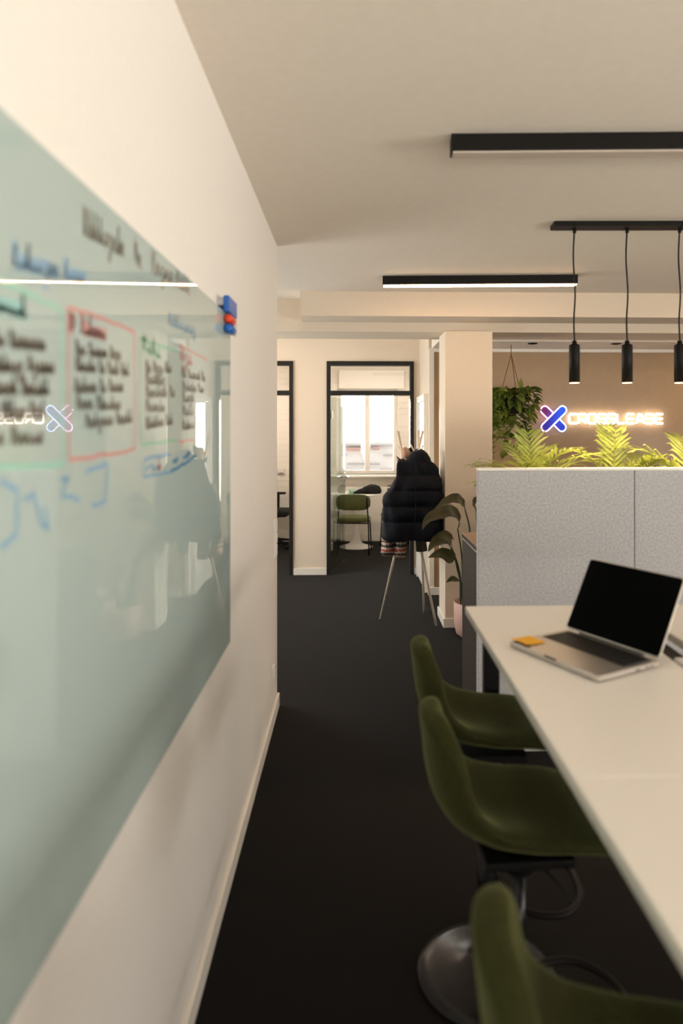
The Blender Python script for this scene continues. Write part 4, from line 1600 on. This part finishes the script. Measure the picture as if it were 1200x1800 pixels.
def make_chair():
    t = thing('upholstered_chair', '', 'chair', (0, 0, 0), 0, 'green meeting room chairs')
    # faces +Y (towards the table); backrest on -Y side
    bm = B()
    loop = []
    for k in range(36):
        a = 2 * pi * k / 36
        ca, sa = cos(a), sin(a)
        loop.append((0.215 * math.copysign(abs(ca) ** 0.55, ca), 0.20 * math.copysign(abs(sa) ** 0.6, sa)))
    lays = [(0.415, 0.9), (0.42, 0.97), (0.445, 1.0), (0.465, 0.97), (0.475, 0.85)]
    rings = [[bm.verts.new((a * s, b * s, z)) for a, b in loop] for z, s in lays]
    for a, b in zip(rings, rings[1:]):
        for k in range(36):
            bm.faces.new((a[k], a[(k + 1) % 36], b[(k + 1) % 36], b[k]))
    bm.faces.new(rings[0][::-1])
    bm.faces.new(rings[-1])
    obj('seat', bm, M['green'], t, True)
    bm = B()
    lays = [(-0.024, 0.9), (-0.018, 0.98), (0, 1.0), (0.018, 0.98), (0.024, 0.9)]
    rings = []
    for d, s in lays:
        ring = []
        for k in range(36):
            a = 2 * pi * k / 36
            ca, sa = cos(a), sin(a)
            x = 0.222 * s * math.copysign(abs(ca) ** 0.55, ca)
            z = 0.105 * s * math.copysign(abs(sa) ** 0.62, sa)
            ring.append(bm.verts.new((x, -0.215 + d + 0.7 * x * x - 0.12 * z, 0.68 + z)))
        rings.append(ring)
    for a, b in zip(rings, rings[1:]):
        for k in range(36):
            bm.faces.new((a[k], a[(k + 1) % 36], b[(k + 1) % 36], b[k]))
    bm.faces.new(rings[0][::-1])
    bm.faces.new(rings[-1])
    obj('backrest', bm, M['green'], t, True)
    for s in (-1, 1):
        bm = B()
        tube(bm, spline([(s * 0.205, -0.20, 0.0), (s * 0.195, -0.20, 0.42), (s * 0.185, -0.215, 0.58), (s * 0.18, -0.232, 0.74)], 5), 0.0085, 8)
        obj('leg', bm, M['black'], t, True)
        bm = B()
        tube(bm, spline([(s * 0.215, 0.19, 0.0), (s * 0.20, 0.17, 0.36), (s * 0.19, 0.16, 0.405), (s * 0.19, 0.08, 0.412), (s * 0.19, -0.19, 0.412)], 5), 0.0085, 8)
        obj('leg', bm, M['black'], t, True)
    bm = B()
    tube(bm, [(-0.195, -0.19, 0.408), (0.195, -0.19, 0.408)], 0.008, 8)
    tube(bm, [(-0.19, 0.15, 0.408), (0.19, 0.15, 0.408)], 0.008, 8)
    obj('seat_rail', bm, M['black'], t, True)
    return t


c0_ = make_chair()
c0_.location = (0.01, 8.96, 0)
c0_.rotation_euler = (0, 0, R(-4))
c0_['label'] = 'green upholstered chair with its back to the glass door at the round table'
c1_ = copy_tree(c0_)
c1_.location = (0.58, 9.28, 0)
c1_.rotation_euler = (0, 0, R(95))
c1_['label'] = 'green upholstered chair half hidden behind the coats, right of the round table'

cu = thing('coffee_cup', 'mint green cup on the round white table', 'cup', (-0.03, 9.30, 0.7385 + 0.011))
bm = B()
lathe(bm, [(0, 0), (0.022, 0), (0.032, 0.02), (0.038, 0.055), (0.036, 0.055), (0.030, 0.02), (0, 0.006)], 28)
obj('bowl', bm, M['mint'], cu, True)
bm = B()
tube(bm, spline([(0.034, 0, 0.045), (0.056, 0, 0.04), (0.052, 0, 0.02), (0.032, 0, 0.018)], 5), 0.004, 8)
obj('handle', bm, M['mint'], cu, True)
sa = thing('saucer', 'mint green saucer under the cup', 'saucer', (-0.03, 9.30, 0.7385))
bm = B()
lathe(bm, [(0, 0), (0.03, 0), (0.062, 0.010), (0.062, 0.013), (0.03, 0.005), (0, 0.0045)], 28)
obj('dish', bm, M['mint'], sa, True)

bg_ = thing('folded_jacket', 'crumpled black jacket lying on the round white table', 'jacket', (0.215, 9.32, 0.7385))
bm = B()
bmesh.ops.create_icosphere(bm, subdivisions=4, radius=1.0)
rj = random.Random(2)
for v in bm.verts:
    p = v.co.copy()
    w = 0.12 * sin(5 * p.x + 2 * p.z) + 0.10 * sin(9 * p.y + 4 * p.x) + 0.07 * sin(13 * p.z + 8 * p.x)
    h = 0.075 + 0.045 * p.x
    v.co = Vector((p.x * (0.17 + 0.02 * w), p.y * (0.11 + 0.03 * w), max(0.0, 0.035 + p.z * (h + 0.05 * w))))
obj('cloth', bm, M['jacket'], bg_, True)
bm = B()
tube(bm, spline([(-0.10, -0.05, 0.03), (-0.17, -0.08, 0.025), (-0.215, -0.07, 0.015)], 6), [0.03 - 0.0015 * k for k in range(13)], 12)
obj('sleeve', bm, M['jacket'], bg_, True)

# ================================================================== OFFICE (left glass door)
oc = thing('office_chair', 'black swivel office chair with armrests behind the left glass door', 'office chair', (-1.10, 9.40, 0), R(84))
bm = boxo((-0.25, -0.24, 0.44), (0.25, 0.24, 0.52), 0.03, 3)
obj('seat', bm, M['seatblack'], oc, True)
bm = boxo((-0.23, 0.22, 0.60), (0.23, 0.28, 1.15), 0.028, 3)
obj('backrest', bm, M['seatblack'], oc, True)
for s in (-1, 1):
    bm = B()
    box(bm, (s * 0.27 - 0.02, -0.03, 0.45), (s * 0.27 + 0.02, 0.04, 0.70), 0.008)
    o = obj('armrest', bm, M['black'], oc)
    obj('pad', boxo((s * 0.27 - 0.045, -0.12, 0.7005), (s * 0.27 + 0.045, 0.13, 0.73), 0.012, 3), M['seatblack'], o, True)
bm = B()
lathe(bm, [(0, 0.09), (0.028, 0.09), (0.028, 0.28), (0.018, 0.285), (0.018, 0.40), (0.09, 0.41), (0.09, 0.439), (0, 0.439)], 24)
obj('gas_lift', bm, M['black'], oc, True)
bm = B()
tube(bm, [(0, 0.15, 0.43), (0, 0.27, 0.45), (0, 0.27, 0.62)], 0.018, 10)
obj('back_bracket', bm, M['black'], oc, True)
for k in range(5):
    a = 2 * pi * k / 5 + 0.3
    bm = B()
    tube(bm, [(0.02 * cos(a), 0.02 * sin(a), 0.11), (0.29 * cos(a), 0.29 * sin(a), 0.075)], [0.022, 0.013], 10)
    o = obj('base_arm', bm, M['black'], oc, True)
    bm = B()
    px_, py__ = 0.29 * cos(a), 0.29 * sin(a)
    for off in (-0.014, 0.014):
        ax = Vector((-sin(a), cos(a), 0)) * off
        tube(bm, [(px_ + ax.x * .3, py__ + ax.y * .3, 0.03), (px_ + ax.x * 1.5, py__ + ax.y * 1.5, 0.03)], 0.03, 14)
    obj('caster', bm, M['black'], o, True)

wbn = thing('waste_bin', 'dark waste bin on the floor behind the office chair', 'bin', (-1.62, 9.70, 0))
bm = B()
lathe(bm, [(0, 0), (0.11, 0), (0.135, 0.28), (0.13, 0.28), (0.106, 0.006), (0, 0.006)], 32)
obj('bucket', bm, M['plum'], wbn, True)
tsw = thing('thermostat', 'small white thermostat on the office wall above the swivel chair', 'thermostat', (-1.04, WINY, 1.015))
obj('housing', boxo((-0.042, -0.025, -0.042), (0.042, 0, 0.042), 0.006), M['white'], tsw)
obj('dial', boxo((-0.03, -0.027, -0.034), (0.03, -0.0252, -0.02), 0.0005), M['steel'], tsw)
